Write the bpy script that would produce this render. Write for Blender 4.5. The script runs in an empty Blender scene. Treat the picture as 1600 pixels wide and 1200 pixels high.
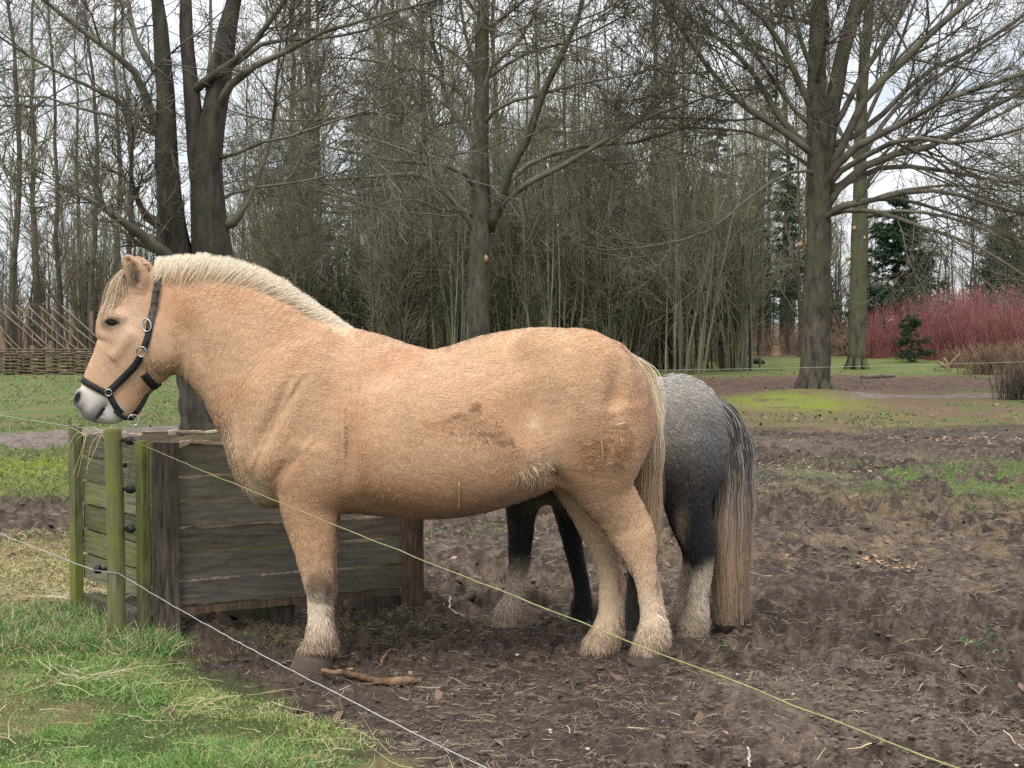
import bpy, math
import numpy as np
from mathutils import Vector
from mathutils.bvhtree import BVHTree

scene = bpy.context.scene
RNG = np.random.default_rng(7)
R = math.radians

# ------------------------------------------------------------------ camera
CAM_H, FPX, HORIZON = 1.45, 2400.0, 500.0
TILT = math.atan((600.0 - HORIZON) / FPX)
cam_data = bpy.data.cameras.new('camera')
cam_data.sensor_fit = 'HORIZONTAL'
cam_data.sensor_width = 36.0
cam_data.lens = FPX / 1600.0 * 36.0
cam_data.clip_start = 0.05
cam_data.clip_end = 3000.0
cam = bpy.data.objects.new('camera', cam_data)
scene.collection.objects.link(cam)
cam.location = (0, 0, CAM_H)
cam.rotation_euler = (R(90) - TILT, 0, 0)
scene.camera = cam

# ------------------------------------------------------------------ world: bright broken overcast over a physical sky
SUN_EL, SUN_AZ = R(52), R(205)          # azimuth clockwise from +Y (north)
world = bpy.data.worlds.new("World")
scene.world = world
world.use_nodes = True
wn, wl = world.node_tree.nodes, world.node_tree.links
wn.clear()
w_out = wn.new('ShaderNodeOutputWorld')
w_bg = wn.new('ShaderNodeBackground')
w_sky = wn.new('ShaderNodeTexSky')
w_sky.sky_type = 'NISHITA'
w_sky.sun_disc = False
w_sky.sun_elevation = SUN_EL
w_sky.sun_rotation = SUN_AZ
w_tc = wn.new('ShaderNodeTexCoord')
w_map = wn.new('ShaderNodeMapping')
w_map.inputs['Scale'].default_value = (1.0, 1.0, 2.6)
w_noise = wn.new('ShaderNodeTexNoise')
w_noise.inputs['Scale'].default_value = 3.2
w_noise.inputs['Detail'].default_value = 7
w_noise.inputs['Roughness'].default_value = 0.6
w_ramp = wn.new('ShaderNodeValToRGB')
w_ramp.color_ramp.elements[0].position = 0.30
w_ramp.color_ramp.elements[0].color = (0.35, 0.35, 0.35, 1)
w_ramp.color_ramp.elements[1].position = 0.52
w_ramp.color_ramp.elements[1].color = (1, 1, 1, 1)
w_mix = wn.new('ShaderNodeMix')
w_mix.data_type = 'RGBA'
w_mix.inputs['B'].default_value = (11.6, 12.0, 12.6, 1)
# cloud brightness of an overcast sky: the zenith about three times the horizon
w_sep = wn.new('ShaderNodeSeparateXYZ')
w_clz = wn.new('ShaderNodeMath'); w_clz.operation = 'MAXIMUM'; w_clz.inputs[1].default_value = 0.0
w_lin = wn.new('ShaderNodeMath'); w_lin.operation = 'MULTIPLY_ADD'; w_lin.inputs[1].default_value = 0.667; w_lin.inputs[2].default_value = 0.333
w_cloud = wn.new('ShaderNodeVectorMath'); w_cloud.operation = 'SCALE'
w_cloud.inputs[0].default_value = (22.6, 23.2, 24.0)
wl.new(w_tc.outputs['Generated'], w_sep.inputs[0])
wl.new(w_sep.outputs['Z'], w_clz.inputs[0])
wl.new(w_clz.outputs[0], w_lin.inputs[0])
wl.new(w_lin.outputs[0], w_cloud.inputs['Scale'])
wl.new(w_cloud.outputs[0], w_mix.inputs['B'])
wl.new(w_tc.outputs['Generated'], w_map.inputs['Vector'])
wl.new(w_map.outputs['Vector'], w_noise.inputs['Vector'])
wl.new(w_noise.outputs['Fac'], w_ramp.inputs['Fac'])
wl.new(w_ramp.outputs['Color'], w_mix.inputs['Factor'])
wl.new(w_sky.outputs['Color'], w_mix.inputs['A'])
wl.new(w_mix.outputs['Result'], w_bg.inputs['Color'])
w_bg.inputs['Strength'].default_value = 0.075
wl.new(w_bg.outputs['Background'], w_out.inputs['Surface'])

sun_data = bpy.data.lights.new('sun', 'SUN')
sun_data.energy = 1.5
sun_data.angle = R(18)
sun_data.color = (1.0, 0.95, 0.88)
sun = bpy.data.objects.new('sun', sun_data)
scene.collection.objects.link(sun)
sun.rotation_euler = (R(90) - SUN_EL, 0, R(180) - SUN_AZ)
sd = Vector((math.sin(SUN_AZ) * math.cos(SUN_EL), math.cos(SUN_AZ) * math.cos(SUN_EL), math.sin(SUN_EL)))
sun.rotation_euler = sd.to_track_quat('Z', 'Y').to_euler()

scene.view_settings.view_transform = 'Standard'
scene.view_settings.look = 'None'
scene.view_settings.gamma = 1.0
scene.view_settings.exposure = 0.62
scene.cycles.max_bounces = 5
scene.cycles.diffuse_bounces = 3
scene.cycles.glossy_bounces = 2
scene.cycles.use_denoising = False

# ------------------------------------------------------------------ helpers
def W(px, py, Y):
    """The point at depth Y that this photograph shows at pixel (px, py)."""
    u, v = (px - 800.0) / FPX, (600.0 - py) / FPX
    ct, st = math.cos(TILT), math.sin(TILT)
    dy, dz = ct + v * st, -st + v * ct
    s = Y / dy
    return np.array([u * s, Y, CAM_H + dz * s])

def Wg(px, py):
    """The ground point at a pixel."""
    u, v = (px - 800.0) / FPX, (600.0 - py) / FPX
    ct, st = math.cos(TILT), math.sin(TILT)
    dy, dz = ct + v * st, -st + v * ct
    s = -CAM_H / dz
    return np.array([u * s, dy * s, 0.0])

def PXM(Y):
    return FPX / Y       # pixels per metre at depth Y

def tag(o, label=None, cat=None, group=None, kind=None):
    if label: o['label'] = label
    if cat: o['category'] = cat
    if group: o['group'] = group
    if kind: o['kind'] = kind
    return o

def empty(name, loc, label, cat, group=None):
    o = bpy.data.objects.new(name, None)
    o.empty_display_size = 0.1
    scene.collection.objects.link(o)
    o.location = loc
    return tag(o, label, cat, group)

def make_mesh(name, V, F, col=None, smooth=True, nrm=None):
    """V (n,3); F a list of index arrays (m,3) or (m,4)."""
    me = bpy.data.meshes.new(name)
    V = np.asarray(V, dtype=np.float32)
    F = [np.asarray(f, dtype=np.int32) for f in F if len(f)]
    me.vertices.add(len(V))
    me.vertices.foreach_set('co', V.ravel())
    nl = sum(f.size for f in F)
    me.loops.add(nl)
    me.loops.foreach_set('vertex_index', np.concatenate([f.ravel() for f in F]))
    npoly = sum(len(f) for f in F)
    me.polygons.add(npoly)
    sizes = np.concatenate([np.full(len(f), f.shape[1], dtype=np.int32) for f in F])
    starts = np.concatenate([[0], np.cumsum(sizes)[:-1]]).astype(np.int32)
    me.polygons.foreach_set('loop_start', starts)
    try:
        me.polygons.foreach_set('loop_total', sizes)
    except Exception:
        pass
    me.polygons.foreach_set('use_smooth', np.full(npoly, bool(smooth)))
    if col is not None:
        a = me.attributes.new('Col', 'FLOAT_COLOR', 'POINT')
        c = np.ones((len(V), 4), dtype=np.float32)
        c[:, :3] = col
        a.data.foreach_set('color', c.ravel())
    if nrm is not None:
        a = me.attributes.new('custom_normal', 'FLOAT_VECTOR', 'POINT')
        a.data.foreach_set('vector', np.asarray(nrm, np.float32).ravel())
    me.update()
    return me

def link(name, me, mat=None, parent=None, loc=None):
    o = bpy.data.objects.new(name, me)
    scene.collection.objects.link(o)
    if mat is not None and len(me.materials) == 0:
        for m in (mat if isinstance(mat, (list, tuple)) else [mat]):
            me.materials.append(m)
    if parent is not None:
        o.parent = parent
    if loc is not None:
        o.location = loc
    return o

def part(name, V, F, mat, parent=None, col=None, smooth=True, nrm=None):
    """A mesh given in world coordinates, linked below parent (parent sits unrotated at its location)."""
    V = np.asarray(V, dtype=np.float64)
    if parent is not None:
        base = np.zeros(3)
        p = parent
        while p is not None:
            base += np.array(p.location)
            p = p.parent
        V = V - base
    return link(name, make_mesh(name, V, F, col, smooth, nrm), mat, parent)

class MB:
    def __init__(self): self.V, self.F, self.C, self.n = [], [], [], 0
    def add(self, V, F, col=None):
        V = np.asarray(V, float)
        for f in (F if isinstance(F, list) else [F]):
            if len(f): self.F.append(np.asarray(f) + self.n)
        self.V.append(V)
        self.C.append(np.broadcast_to(np.asarray(col if col is not None else (1, 1, 1), float), (len(V), 3)))
        self.n += len(V)
        return self
    def out(self):
        q = [f for f in self.F if f.shape[1] == 4]
        t = [f for f in self.F if f.shape[1] == 3]
        F = ([np.concatenate(q)] if q else []) + ([np.concatenate(t)] if t else [])
        return np.concatenate(self.V), F, np.concatenate(self.C)
    def build(self, name, mat, parent=None, smooth=True, col=False):
        V, F, C = self.out()
        return part(name, V, F, mat, parent, C if col else None, smooth)

def norm(v):
    return v / np.maximum(np.linalg.norm(v, axis=-1, keepdims=True), 1e-9)

def tubes(P, Rd, sides=4, cap=False):
    """P (n,k,3) polylines, Rd (n,k) radii -> verts, quads."""
    P = np.asarray(P, float); Rd = np.asarray(Rd, float)
    n, k, _ = P.shape
    T = np.empty_like(P)
    T[:, 1:-1] = P[:, 2:] - P[:, :-2]
    T[:, 0] = P[:, 1] - P[:, 0]
    T[:, -1] = P[:, -1] - P[:, -2]
    T = norm(T)
    m = norm(P[:, -1] - P[:, 0])
    ref = np.where(np.abs(m[:, 2:3]) > 0.85, np.array([[1.0, 0, 0]]), np.array([[0, 0, 1.0]]))
    U = norm(np.cross(T, ref[:, None, :]))
    Vv = np.cross(T, U)
    a = np.arange(sides) * 2 * math.pi / sides
    ring = U[:, :, None, :] * np.cos(a)[None, None, :, None] + Vv[:, :, None, :] * np.sin(a)[None, None, :, None]
    Vt = (P[:, :, None, :] + ring * Rd[:, :, None, None]).reshape(-1, 3)
    base = (np.arange(n) * k * sides)[:, None, None]
    i = np.arange(k - 1)[None, :, None] * sides
    j = np.arange(sides)[None, None, :]
    j2 = (j + 1) % sides
    q = np.stack([base + i + j, base + i + sides + j, base + i + sides + j2, base + i + j2], -1).reshape(-1, 4)
    F = [q]
    if cap:
        c0 = (np.arange(n) * k * sides)[:, None] + np.arange(sides)[None]
        c1 = c0 + (k - 1) * sides
        tri = []
        for s in range(1, sides - 1):
            tri.append(np.stack([c0[:, 0], c0[:, s], c0[:, s + 1]], -1))
            tri.append(np.stack([c1[:, 0], c1[:, s + 1], c1[:, s]], -1))
        F.append(np.concatenate(tri))
    return Vt, F

def resample(pts, n):
    """Smooth Catmull-Rom through rows of pts (any width), n samples evenly in chord length of the first three columns."""
    pts = np.asarray(pts, float)
    m = len(pts)
    d = np.concatenate([[0], np.cumsum(np.linalg.norm(np.diff(pts[:, :3], axis=0), axis=1) + 1e-6)])
    ext = np.vstack([2 * pts[0] - pts[1], pts, 2 * pts[-1] - pts[-2]])
    t = np.linspace(0, d[-1], n)
    i = np.clip(np.searchsorted(d, t, side='right') - 1, 0, m - 2)
    u = ((t - d[i]) / (d[i + 1] - d[i]))[:, None]
    p0, p1, p2, p3 = ext[i], ext[i + 1], ext[i + 2], ext[i + 3]
    return 0.5 * (2 * p1 + (p2 - p0) * u + (2 * p0 - 5 * p1 + 4 * p2 - p3) * u * u + (3 * p1 - p0 - 3 * p2 + p3) * u ** 3)

def tube1(pts, rad, n=None, sides=8, cap=True):
    pts = np.asarray(pts, float)
    rad = np.broadcast_to(np.asarray(rad, float), (len(pts),))
    A = np.column_stack([pts, rad])
    if n: A = resample(A, n)
    return tubes(A[None, :, :3], A[None, :, 3], sides, cap)

def box(c, s, ax=None):
    """Box with centre c, full sizes s, rows of ax = local axes."""
    c = np.asarray(c, float)
    ax = np.eye(3) if ax is None else np.asarray(ax, float)
    v = np.array([[x, y, z] for x in (-.5, .5) for y in (-.5, .5) for z in (-.5, .5)]) * np.asarray(s, float)
    V = c + v @ ax
    F = np.array([[0, 1, 3, 2], [4, 6, 7, 5], [0, 4, 5, 1], [2, 3, 7, 6], [0, 2, 6, 4], [1, 5, 7, 3]])
    return V, F

# -- numpy value noise
_PERM = np.random.default_rng(3).random(65536).astype(np.float32)
def _h(ix, iy, s):
    return _PERM[((ix * 374761393 + iy * 668265263 + s * 974634721) ^ ((ix * 1274126177) >> 7)) & 65535]
def vnoise(x, y, s=0):
    ix, iy = np.floor(x).astype(np.int64), np.floor(y).astype(np.int64)
    fx, fy = x - ix, y - iy
    fx, fy = fx * fx * fx * (fx * (fx * 6 - 15) + 10), fy * fy * fy * (fy * (fy * 6 - 15) + 10)
    a, b, c, d = _h(ix, iy, s), _h(ix + 1, iy, s), _h(ix, iy + 1, s), _h(ix + 1, iy + 1, s)
    return (a * (1 - fx) + b * fx) * (1 - fy) + (c * (1 - fx) + d * fx) * fy
def fbm(x, y, oct=4, s=0, gain=.5):
    r, amp, tot = 0, 1.0, 0
    for o in range(oct):
        r = r + amp * vnoise(x * 2 ** o + 17.3 * o, y * 2 ** o - 9.1 * o, s + o)
        tot += amp; amp *= gain
    return r / tot
def sstep(a, b, x):
    t = np.clip((x - a) / (b - a), 0, 1)
    return t * t * (3 - 2 * t)
def mixc(c, d, m):
    return c * (1 - m[..., None]) + np.asarray(d, float) * m[..., None]

# ------------------------------------------------------------------ materials
def new_mat(name, rough=0.8, spec=0.2):
    m = bpy.data.materials.new(name)
    m.use_nodes = True
    b = m.node_tree.nodes['Principled BSDF']
    b.inputs['Roughness'].default_value = rough
    b.inputs['Specular IOR Level'].default_value = spec
    return m, m.node_tree.nodes, m.node_tree.links, b

def noise_mat(name, c1, c2, scale=8, stretch=(1, 1, 1), rough=.8, bump=.3, c3=None, scale3=1.5, m3=(.5, .62), detail=6, spec=.2, bdist=.01, attr=False, pos=(.35, .65), coord='Object'):
    """Two procedural tones, a third patchy tone (algae, moss), bump; attr multiplies by the vertex colour."""
    m, N, L, b = new_mat(name, rough, spec)
    tc = N.new('ShaderNodeTexCoord'); mp = N.new('ShaderNodeMapping')
    mp.inputs['Scale'].default_value = stretch
    L.new(tc.outputs[coord], mp.inputs['Vector'])
    n = N.new('ShaderNodeTexNoise'); n.inputs['Scale'].default_value = scale; n.inputs['Detail'].default_value = detail
    n.inputs['Roughness'].default_value = .62
    L.new(mp.outputs['Vector'], n.inputs['Vector'])
    r = N.new('ShaderNodeValToRGB')
    r.color_ramp.elements[0].position, r.color_ramp.elements[1].position = pos
    r.color_ramp.elements[0].color = (*c1, 1); r.color_ramp.elements[1].color = (*c2, 1)
    L.new(n.outputs['Fac'], r.inputs['Fac'])
    out = r.outputs['Color']
    if c3 is not None:
        n3 = N.new('ShaderNodeTexNoise'); n3.inputs['Scale'].default_value = scale3; n3.inputs['Detail'].default_value = 5
        L.new(tc.outputs[coord], n3.inputs['Vector'])
        r3 = N.new('ShaderNodeValToRGB')
        r3.color_ramp.elements[0].position, r3.color_ramp.elements[1].position = m3
        L.new(n3.outputs['Fac'], r3.inputs['Fac'])
        mx = N.new('ShaderNodeMix'); mx.data_type = 'RGBA'
        L.new(r3.outputs['Color'], mx.inputs['Factor']); L.new(out, mx.inputs['A'])
        mx.inputs['B'].default_value = (*c3, 1)
        out = mx.outputs['Result']
    if attr:
        at = N.new('ShaderNodeAttribute'); at.attribute_name = 'Col'
        mu = N.new('ShaderNodeMix'); mu.data_type = 'RGBA'; mu.blend_type = 'MULTIPLY'
        mu.inputs['Factor'].default_value = 1
        L.new(out, mu.inputs['A']); L.new(at.outputs['Color'], mu.inputs['B'])
        out = mu.outputs['Result']
    L.new(out, b.inputs['Base Color'])
    if bump:
        bp = N.new('ShaderNodeBump'); bp.inputs['Strength'].default_value = bump; bp.inputs['Distance'].default_value = bdist
        L.new(n.outputs['Fac'], bp.inputs['Height']); L.new(bp.outputs['Normal'], b.inputs['Normal'])
    return m

M = {}
M['bark'] = noise_mat('bark', (.034, .029, .023), (.115, .099, .078), 9, (1, 1, .35), .9, .9, (.075, .078, .042), 1.3, (.48, .70), bdist=.03)
M['bark_mossy'] = noise_mat('bark_mossy', (.045, .042, .03), (.125, .115, .08), 9, (1, 1, .3), .9, .8, (.09, .098, .045), 1.1, (.42, .66), bdist=.03)
M['bark_dark'] = noise_mat('bark_dark', (.022, .019, .016), (.085, .072, .06), 9, (1, 1, .3), .9, .9, (.05, .052, .03), 1.3, (.5, .72), bdist=.03)
M['limb'] = noise_mat('limb', (.06, .054, .042), (.17, .15, .12), 3, (1, 1, 1), .9, 0, (.125, .13, .075), .9, (.5, .74))
M['twig'] = noise_mat('twig', (.115, .092, .075), (.26, .215, .17), 1.3, (1, 1, 1), .9, 0, (.19, .195, .105), .55, (.46, .64))
M['stem_green'] = noise_mat('stem_green', (.088, .090, .058), (.235, .228, .148), 1.6, (1, 1, .4), .9, 0, (.12, .092, .058), .7, (.5, .66))
M['needle'] = noise_mat('needle', (.022, .045, .026), (.075, .125, .07), 2.2, (1, 1, 1), .7, 0)
M['dogwood'] = noise_mat('dogwood', (.19, .07, .07), (.40, .165, .155), 2, (1, 1, 1), .6, 0)
M['drystem'] = noise_mat('drystem', (.13, .085, .055), (.30, .215, .145), 2, (1, 1, 1), .9, 0)
M['cutwood'] = noise_mat('cutwood', (.34, .21, .11), (.50, .34, .19), 30, (1, 1, 1), .8, 0)
M['wattle'] = noise_mat('wattle', (.075, .058, .04), (.20, .155, .105), 6, (1, 1, 1), .9, .2)
M['rod'] = noise_mat('rod', (.12, .095, .07), (.25, .20, .145), 4, (1, 1, 1), .9, 0)
M['postwood'] = noise_mat('postwood', (.06, .045, .03), (.15, .115, .075), 5, (1, 1, .3), .9, .2)
# ------------------------------------------------------------------ ground
def turf_mask(x, y):
    """1 on the turf outside the fence (near left), 0 on the churned side."""
    edge = -.30 + (4.97 - y) * .70 + .28 * (fbm(x * 2.2, y * 2.2, 3, 21) - .5) * 2
    m = sstep(.13, -.13, x - edge) * sstep(8.3, 7.5, y + .8 * (fbm(x * 1.2, y * 1.2, 3, 5) - .5))
    return m

HOOFS = RNG.uniform([-4, 4.5], [6, 13], (420, 2))
HOOFA = RNG.uniform(0, 6.28, 420)

def mud_mask(x, y):
    return (1 - turf_mask(x, y)) * sstep(24, 15, y)

FEET = [tuple(Wg(a, b)[:2]) for a, b in ((486, 1049), (1008, 1042), (934, 1026), (1080, 994), (1056, 972), (790, 977), (908, 966))]
MOUNDS = [(*Wg(1268, 622)[:2], 1.5, .16), (*Wg(655, 972)[:2], .22, .045), (*Wg(590, 985)[:2], .2, .03)]

def ground_z(x, y, fine=True):
    x = np.asarray(x, float); y = np.asarray(y, float)
    z = .05 * (fbm(x * .25, y * .25, 3, 1) - .5)
    for mx, my, mr, mh in MOUNDS:
        z = z + mh * np.exp(-((x - mx) ** 2 + (y - my) ** 2) / mr ** 2)
    z = z * sstep(1.5, 5, y)
    m = mud_mask(x, y)
    if fine:
        feet = np.zeros_like(x)
        for fx, fy in FEET:
            feet = np.maximum(feet, np.exp(-(((x - fx) / .13) ** 2 + ((y - fy) / .13) ** 4)))
        b = np.abs(fbm(x * 3.4, y * 5.5, 4, 31, .55) - .5) * 2
        c = fbm(x * 6, y * 10, 3, 41, .6)
        d = vnoise(x * 18, y * 26, 51)
        e = vnoise(x * 55, y * 55, 61)
        churn = .55 + .9 * sstep(.35, .65, fbm(x * .7, y * .7, 2, 71))
        f = np.abs(vnoise(x * 17 + 3 * c, y * 17, 56) - .5) * 2
        zz = .085 * (b - .3) + .07 * (c - .5) + .030 * np.maximum(d - .45, 0) + .010 * (e - .5) - .022 * (1 - f) ** 2
        lmp = vnoise(x * 7.5 + 2 * c, y * 11, 57)
        zz = zz + .10 * np.maximum(lmp - .5, 0) * sstep(.3, .6, vnoise(x * 3, y * 2, 58))
        zz = (zz - .012) * (1 - feet)
        z = z + m * churn * zz
        t = turf_mask(x, y)
        z = z + t * (.05 * (fbm(x * 2.5, y * 2.5, 3, 81) - .5) + .015 * (vnoise(x * 14, y * 14, 82) - .5))
    return z

def hoofprints(x, y):
    z = np.zeros_like(x)
    for (hx, hy), a in zip(HOOFS, HOOFA):
        sel = np.nonzero((np.abs(x - hx) < .16) & (np.abs(y - hy) < .16))
        dx, dy = x[sel] - hx, y[sel] - hy
        u, v = dx * math.cos(a) + dy * math.sin(a), -dx * math.sin(a) + dy * math.cos(a)
        r = np.sqrt((u / .065) ** 2 + (v / .055) ** 2)
        z[sel] += -.028 * sstep(1.15, .7, r) + .010 * np.exp(-((r - 1.25) / .3) ** 2)
    return z

def build_ground():
    py = np.concatenate([np.linspace(1330, 1205, 70), np.linspace(1204, 640, 565), np.linspace(639, 560, 130), np.linspace(559, 520, 50), [515, 510, 506, 503.5]])
    Y = CAM_H * FPX / (py - HORIZON)
    Y = np.concatenate([[-60, -25, -8, 0, 2.5, 3.6], Y])
    u = np.concatenate([[-40, -15, -5, -2.2, -1.2, -.8, -.6, -.5], np.linspace(-.42, .42, 1010), [.5, .6, .8, 1.2, 2.2, 5, 15, 40]])
    ys = np.maximum(Y, 4)
    X = u[None, :] * ys[:, None]
    YY = np.broadcast_to(Y[:, None], X.shape)
    x, y = X.ravel(), YY.ravel().copy()
    z = ground_z(x, y)
    z = z + mud_mask(x, y) * hoofprints(x, y)
    ny, nx = X.shape
    i, j = np.arange(ny - 1)[:, None] * nx, np.arange(nx - 1)[None]
    F = np.stack([i + j, i + j + 1, i + nx + j + 1, i + nx + j], -1).reshape(-1, 4)
    # what grows or lies where
    n1, n2, n3 = fbm(x * .9, y * .5, 4, 101), fbm(x * 3, y * 2, 4, 111), fbm(x * 9, y * 6, 3, 121)
    mud = np.array([.072, .055, .045]); mudd = np.array([.040, .030, .024]); mudl = np.array([.132, .102, .082])
    col = np.tile(mud, (len(x), 1))
    col = mixc(col, mudl, sstep(.5, .75, n1) * .7)
    col = mixc(col, mudd, sstep(.52, .36, n2) * .75)
    col = mixc(col, (.20, .15, .11), sstep(.6, .8, n3) * .35)
    n5 = fbm(x * 26, y * 20, 3, 131)
    col = mixc(col, (.17, .128, .098), sstep(.55, .72, n5) * .55)
    col = mixc(col, (.034, .026, .021), sstep(.45, .30, n5) * .6)
    wet = sstep(9, 6, y) * sstep(.6, .4, n1)
    col = mixc(col, (.062, .047, .040), wet * .6)
    # path
    pc = 19 + (x + 5.5) * .72
    pw = np.interp(x, [-3, 4, 9], [1.7, .55, .75])
    pm = sstep(1.05, .7, np.abs(y - pc - 1.0 * (n1 - .5)) / pw) * (1 - sstep(-2, 1, x) * sstep(6.6, 5.6, x) * .8)
    # right side bands beyond the paddock
    beyond = sstep(19.5, 21.5, y + 2.5 * (n1 - .5) + 1.2 * (n2 - .5) - .12 * np.clip(x - 5, -9, 20))
    beyond_l = sstep(12.2, 13.2, y + 1.5 * (n2 - .5)) * sstep(-1.5, -3.0, x)
    moss = np.array([.105, .115, .038]); grassc = np.array([.095, .125, .045]); litter = np.array([.15, .098, .07])
    g = np.maximum(beyond, beyond_l)
    gc = mixc(np.tile(grassc, (len(x), 1)), moss, sstep(.4, .65, n2))
    gc = mixc(gc, litter, sstep(.38, .54, n1 * .5 + n3 * .5) * .9 * sstep(-4, -1, x))
    gc = mixc(gc, (.20, .17, .06), sstep(.55, .75, n2) * .35)
    col = mixc(col, gc, g)
    # bright mossy strip by the left path
    ml = np.exp(-(((y - 15.0) / 1.3) ** 2)) * sstep(-3.0, -4.2, x) * sstep(-12, -8, x)
    col = mixc(col, (.17, .22, .02), np.clip(ml, 0, 1) * .85 * sstep(.3, .55, n2))
    lit = sstep(0, 1, (y - pc - 1.5) / 1.5) * sstep(42, 38, y + 3 * (n1 - .5)) * sstep(-1, 1, x)
    col = mixc(col, mixc(np.tile(litter, (len(x), 1)), (.095, .062, .05), sstep(.4, .6, n3)), lit * .92)
    # bright moss round the big tree
    mx, my = Wg(1240, 632)[:2]
    mm = np.exp(-(((x - mx) / 1.05) ** 2 + ((y - my) / 1.6) ** 2)) * sstep(.2, .45, n2)
    col = mixc(col, (.175, .21, .03), np.clip(mm * 1.5, 0, .92))
    far = sstep(38, 43, y + 4 * (n1 - .5)) * sstep(-4, 2, x)
    col = mixc(col, mixc(np.tile((.10, .155, .04), (len(x), 1)), (.17, .155, .065), sstep(.4, .7, n2)), far)
    meadow = sstep(21, 22.5, y) * sstep(1, -2, x)
    col = mixc(col, mixc(np.tile((.095, .14, .04), (len(x), 1)), (.15, .135, .06), sstep(.42, .66, n2)), meadow * .9)
    wood = sstep(56, 64, y)
    col = mixc(col, (.11, .075, .045), wood)
    col = mixc(col, mixc(np.tile((.20, .17, .155), (len(x), 1)), (.14, .115, .10), sstep(.4, .65, n3)), pm * .95)
    # dry yellow turf left of the crate, green turf near
    dry = sstep(10.3, 9.3, y + 1.2 * (n2 - .5)) * sstep(7.2, 8.4, y) * sstep(-2.2, -2.6, x)
    col = mixc(col, (.25, .20, .10), dry * .85)
    t = turf_mask(x, y)
    tc = mixc(np.tile((.055, .075, .022), (len(x), 1)), (.14, .12, .055), sstep(.45, .7, n2))
    col = mixc(col, tc, t)
    # sparse green patch on the right of the paddock
    gx, gy = Wg(1540, 745)[:2]
    gp = np.exp(-(((x - gx) / 1.5) ** 2 + ((y - gy) / 1.6) ** 2)) * sstep(.42, .6, n2)
    col = mixc(col, (.085, .14, .035), np.clip(gp * 1.1, 0, .8))
    strawy = sstep(.45, .65, fbm(x * .6, y * .6, 3, 140)) * sstep(7.5, 9, y) * sstep(17, 13, y) * sstep(-.5, .5, x)
    col = mixc(col, (.23, .165, .095), strawy * sstep(.45, .6, n3) * .32)
    me = make_mesh('ground', np.column_stack([x, y, z]), [F], col)
    m, N, L, b = new_mat('earth', .92, .15)
    at = N.new('ShaderNodeAttribute'); at.attribute_name = 'Col'
    tcn = N.new('ShaderNodeTexCoord')
    ns = N.new('ShaderNodeTexNoise'); ns.inputs['Scale'].default_value = 46; ns.inputs['Detail'].default_value = 8; ns.inputs['Roughness'].default_value = .7
    L.new(tcn.outputs['Object'], ns.inputs['Vector'])
    rp = N.new('ShaderNodeValToRGB')
    rp.color_ramp.elements[0].position, rp.color_ramp.elements[1].position = .32, .72
    rp.color_ramp.elements[0].color = (.5, .48, .47, 1); rp.color_ramp.elements[1].color = (1.45, 1.42, 1.38, 1)
    L.new(ns.outputs['Fac'], rp.inputs['Fac'])
    mu = N.new('ShaderNodeMix'); mu.data_type = 'RGBA'; mu.blend_type = 'MULTIPLY'; mu.inputs['Factor'].default_value = 1
    L.new(at.outputs['Color'], mu.inputs['A']); L.new(rp.outputs['Color'], mu.inputs['B'])
    L.new(mu.outputs['Result'], b.inputs['Base Color'])
    bp = N.new('ShaderNodeBump'); bp.inputs['Strength'].default_value = .7; bp.inputs['Distance'].default_value = .02
    L.new(ns.outputs['Fac'], bp.inputs['Height']); L.new(bp.outputs['Normal'], b.inputs['Normal'])
    o = link('ground', me, m)
    tag(o, kind='structure')
build_ground()

def gz1(x, y):
    return float(ground_z(np.array([x]), np.array([y]), False)[0])
# ------------------------------------------------------------------ trees
def interp_poly(P, t):
    """P (n,k,3), t (n) in 0..1 -> point, tangent."""
    k = P.shape[1]
    f = np.clip(t, 0, .9999) * (k - 1)
    i = f.astype(int); u = (f - i)[:, None]
    a = np.arange(len(P))
    p0, p1 = P[a, i], P[a, i + 1]
    return p0 * (1 - u) + p1 * u, norm(p1 - p0)

def spawn(rng, P, Rd, per, t0=.2, t1=1.0, ang=.8, asd=.2, lenf=.5, k=5, up=.1, jit=.15, rmul=.6, rmin=.003, lmin=.15, lmax=99, tip=.35, flat=0):
    n = len(P)
    idx = np.repeat(np.arange(n), per)
    m = len(idx)
    t = rng.uniform(t0, t1, m)
    base, tan = interp_poly(P[idx], t)
    f = np.clip(t, 0, .999) * (Rd.shape[1] - 1)
    i = f.astype(int); uu = f - i
    r = Rd[idx, i] * (1 - uu) + Rd[idx, i + 1] * uu
    L = np.linalg.norm(np.diff(P, axis=1), axis=2).sum(1)[idx]
    ref = np.where(np.abs(tan[:, 2:3]) > .9, [[1., 0, 0]], [[0, 0, 1.]])
    u = norm(np.cross(tan, ref)); v = np.cross(u, tan)
    az = rng.uniform(0, 2 * math.pi, m)
    a = np.abs(rng.normal(ang, asd, m))
    d = np.cos(a)[:, None] * tan + np.sin(a)[:, None] * (np.cos(az)[:, None] * u + np.sin(az)[:, None] * v)
    d[:, 2] *= (1 - flat)
    ln = np.clip(lenf * L * (1.15 - .65 * t) * rng.uniform(.5, 1.25, m), lmin, lmax)
    step = (ln / (k - 1))[:, None]
    pts = [base]
    d = norm(d)
    for s in range(k - 1):
        pts.append(pts[-1] + d * step)
        d = norm(d + np.array([0, 0, up]) + rng.normal(0, jit, (m, 3)))
    r0 = np.maximum(np.minimum(r * rmul, r * .95), rmin)
    rr = r0[:, None] * np.linspace(1, tip, k)[None]
    return np.stack(pts, 1), np.maximum(rr, rmin * .7)

def split_lod(P, Rd, pick):
    return P[pick], Rd[pick]

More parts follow.
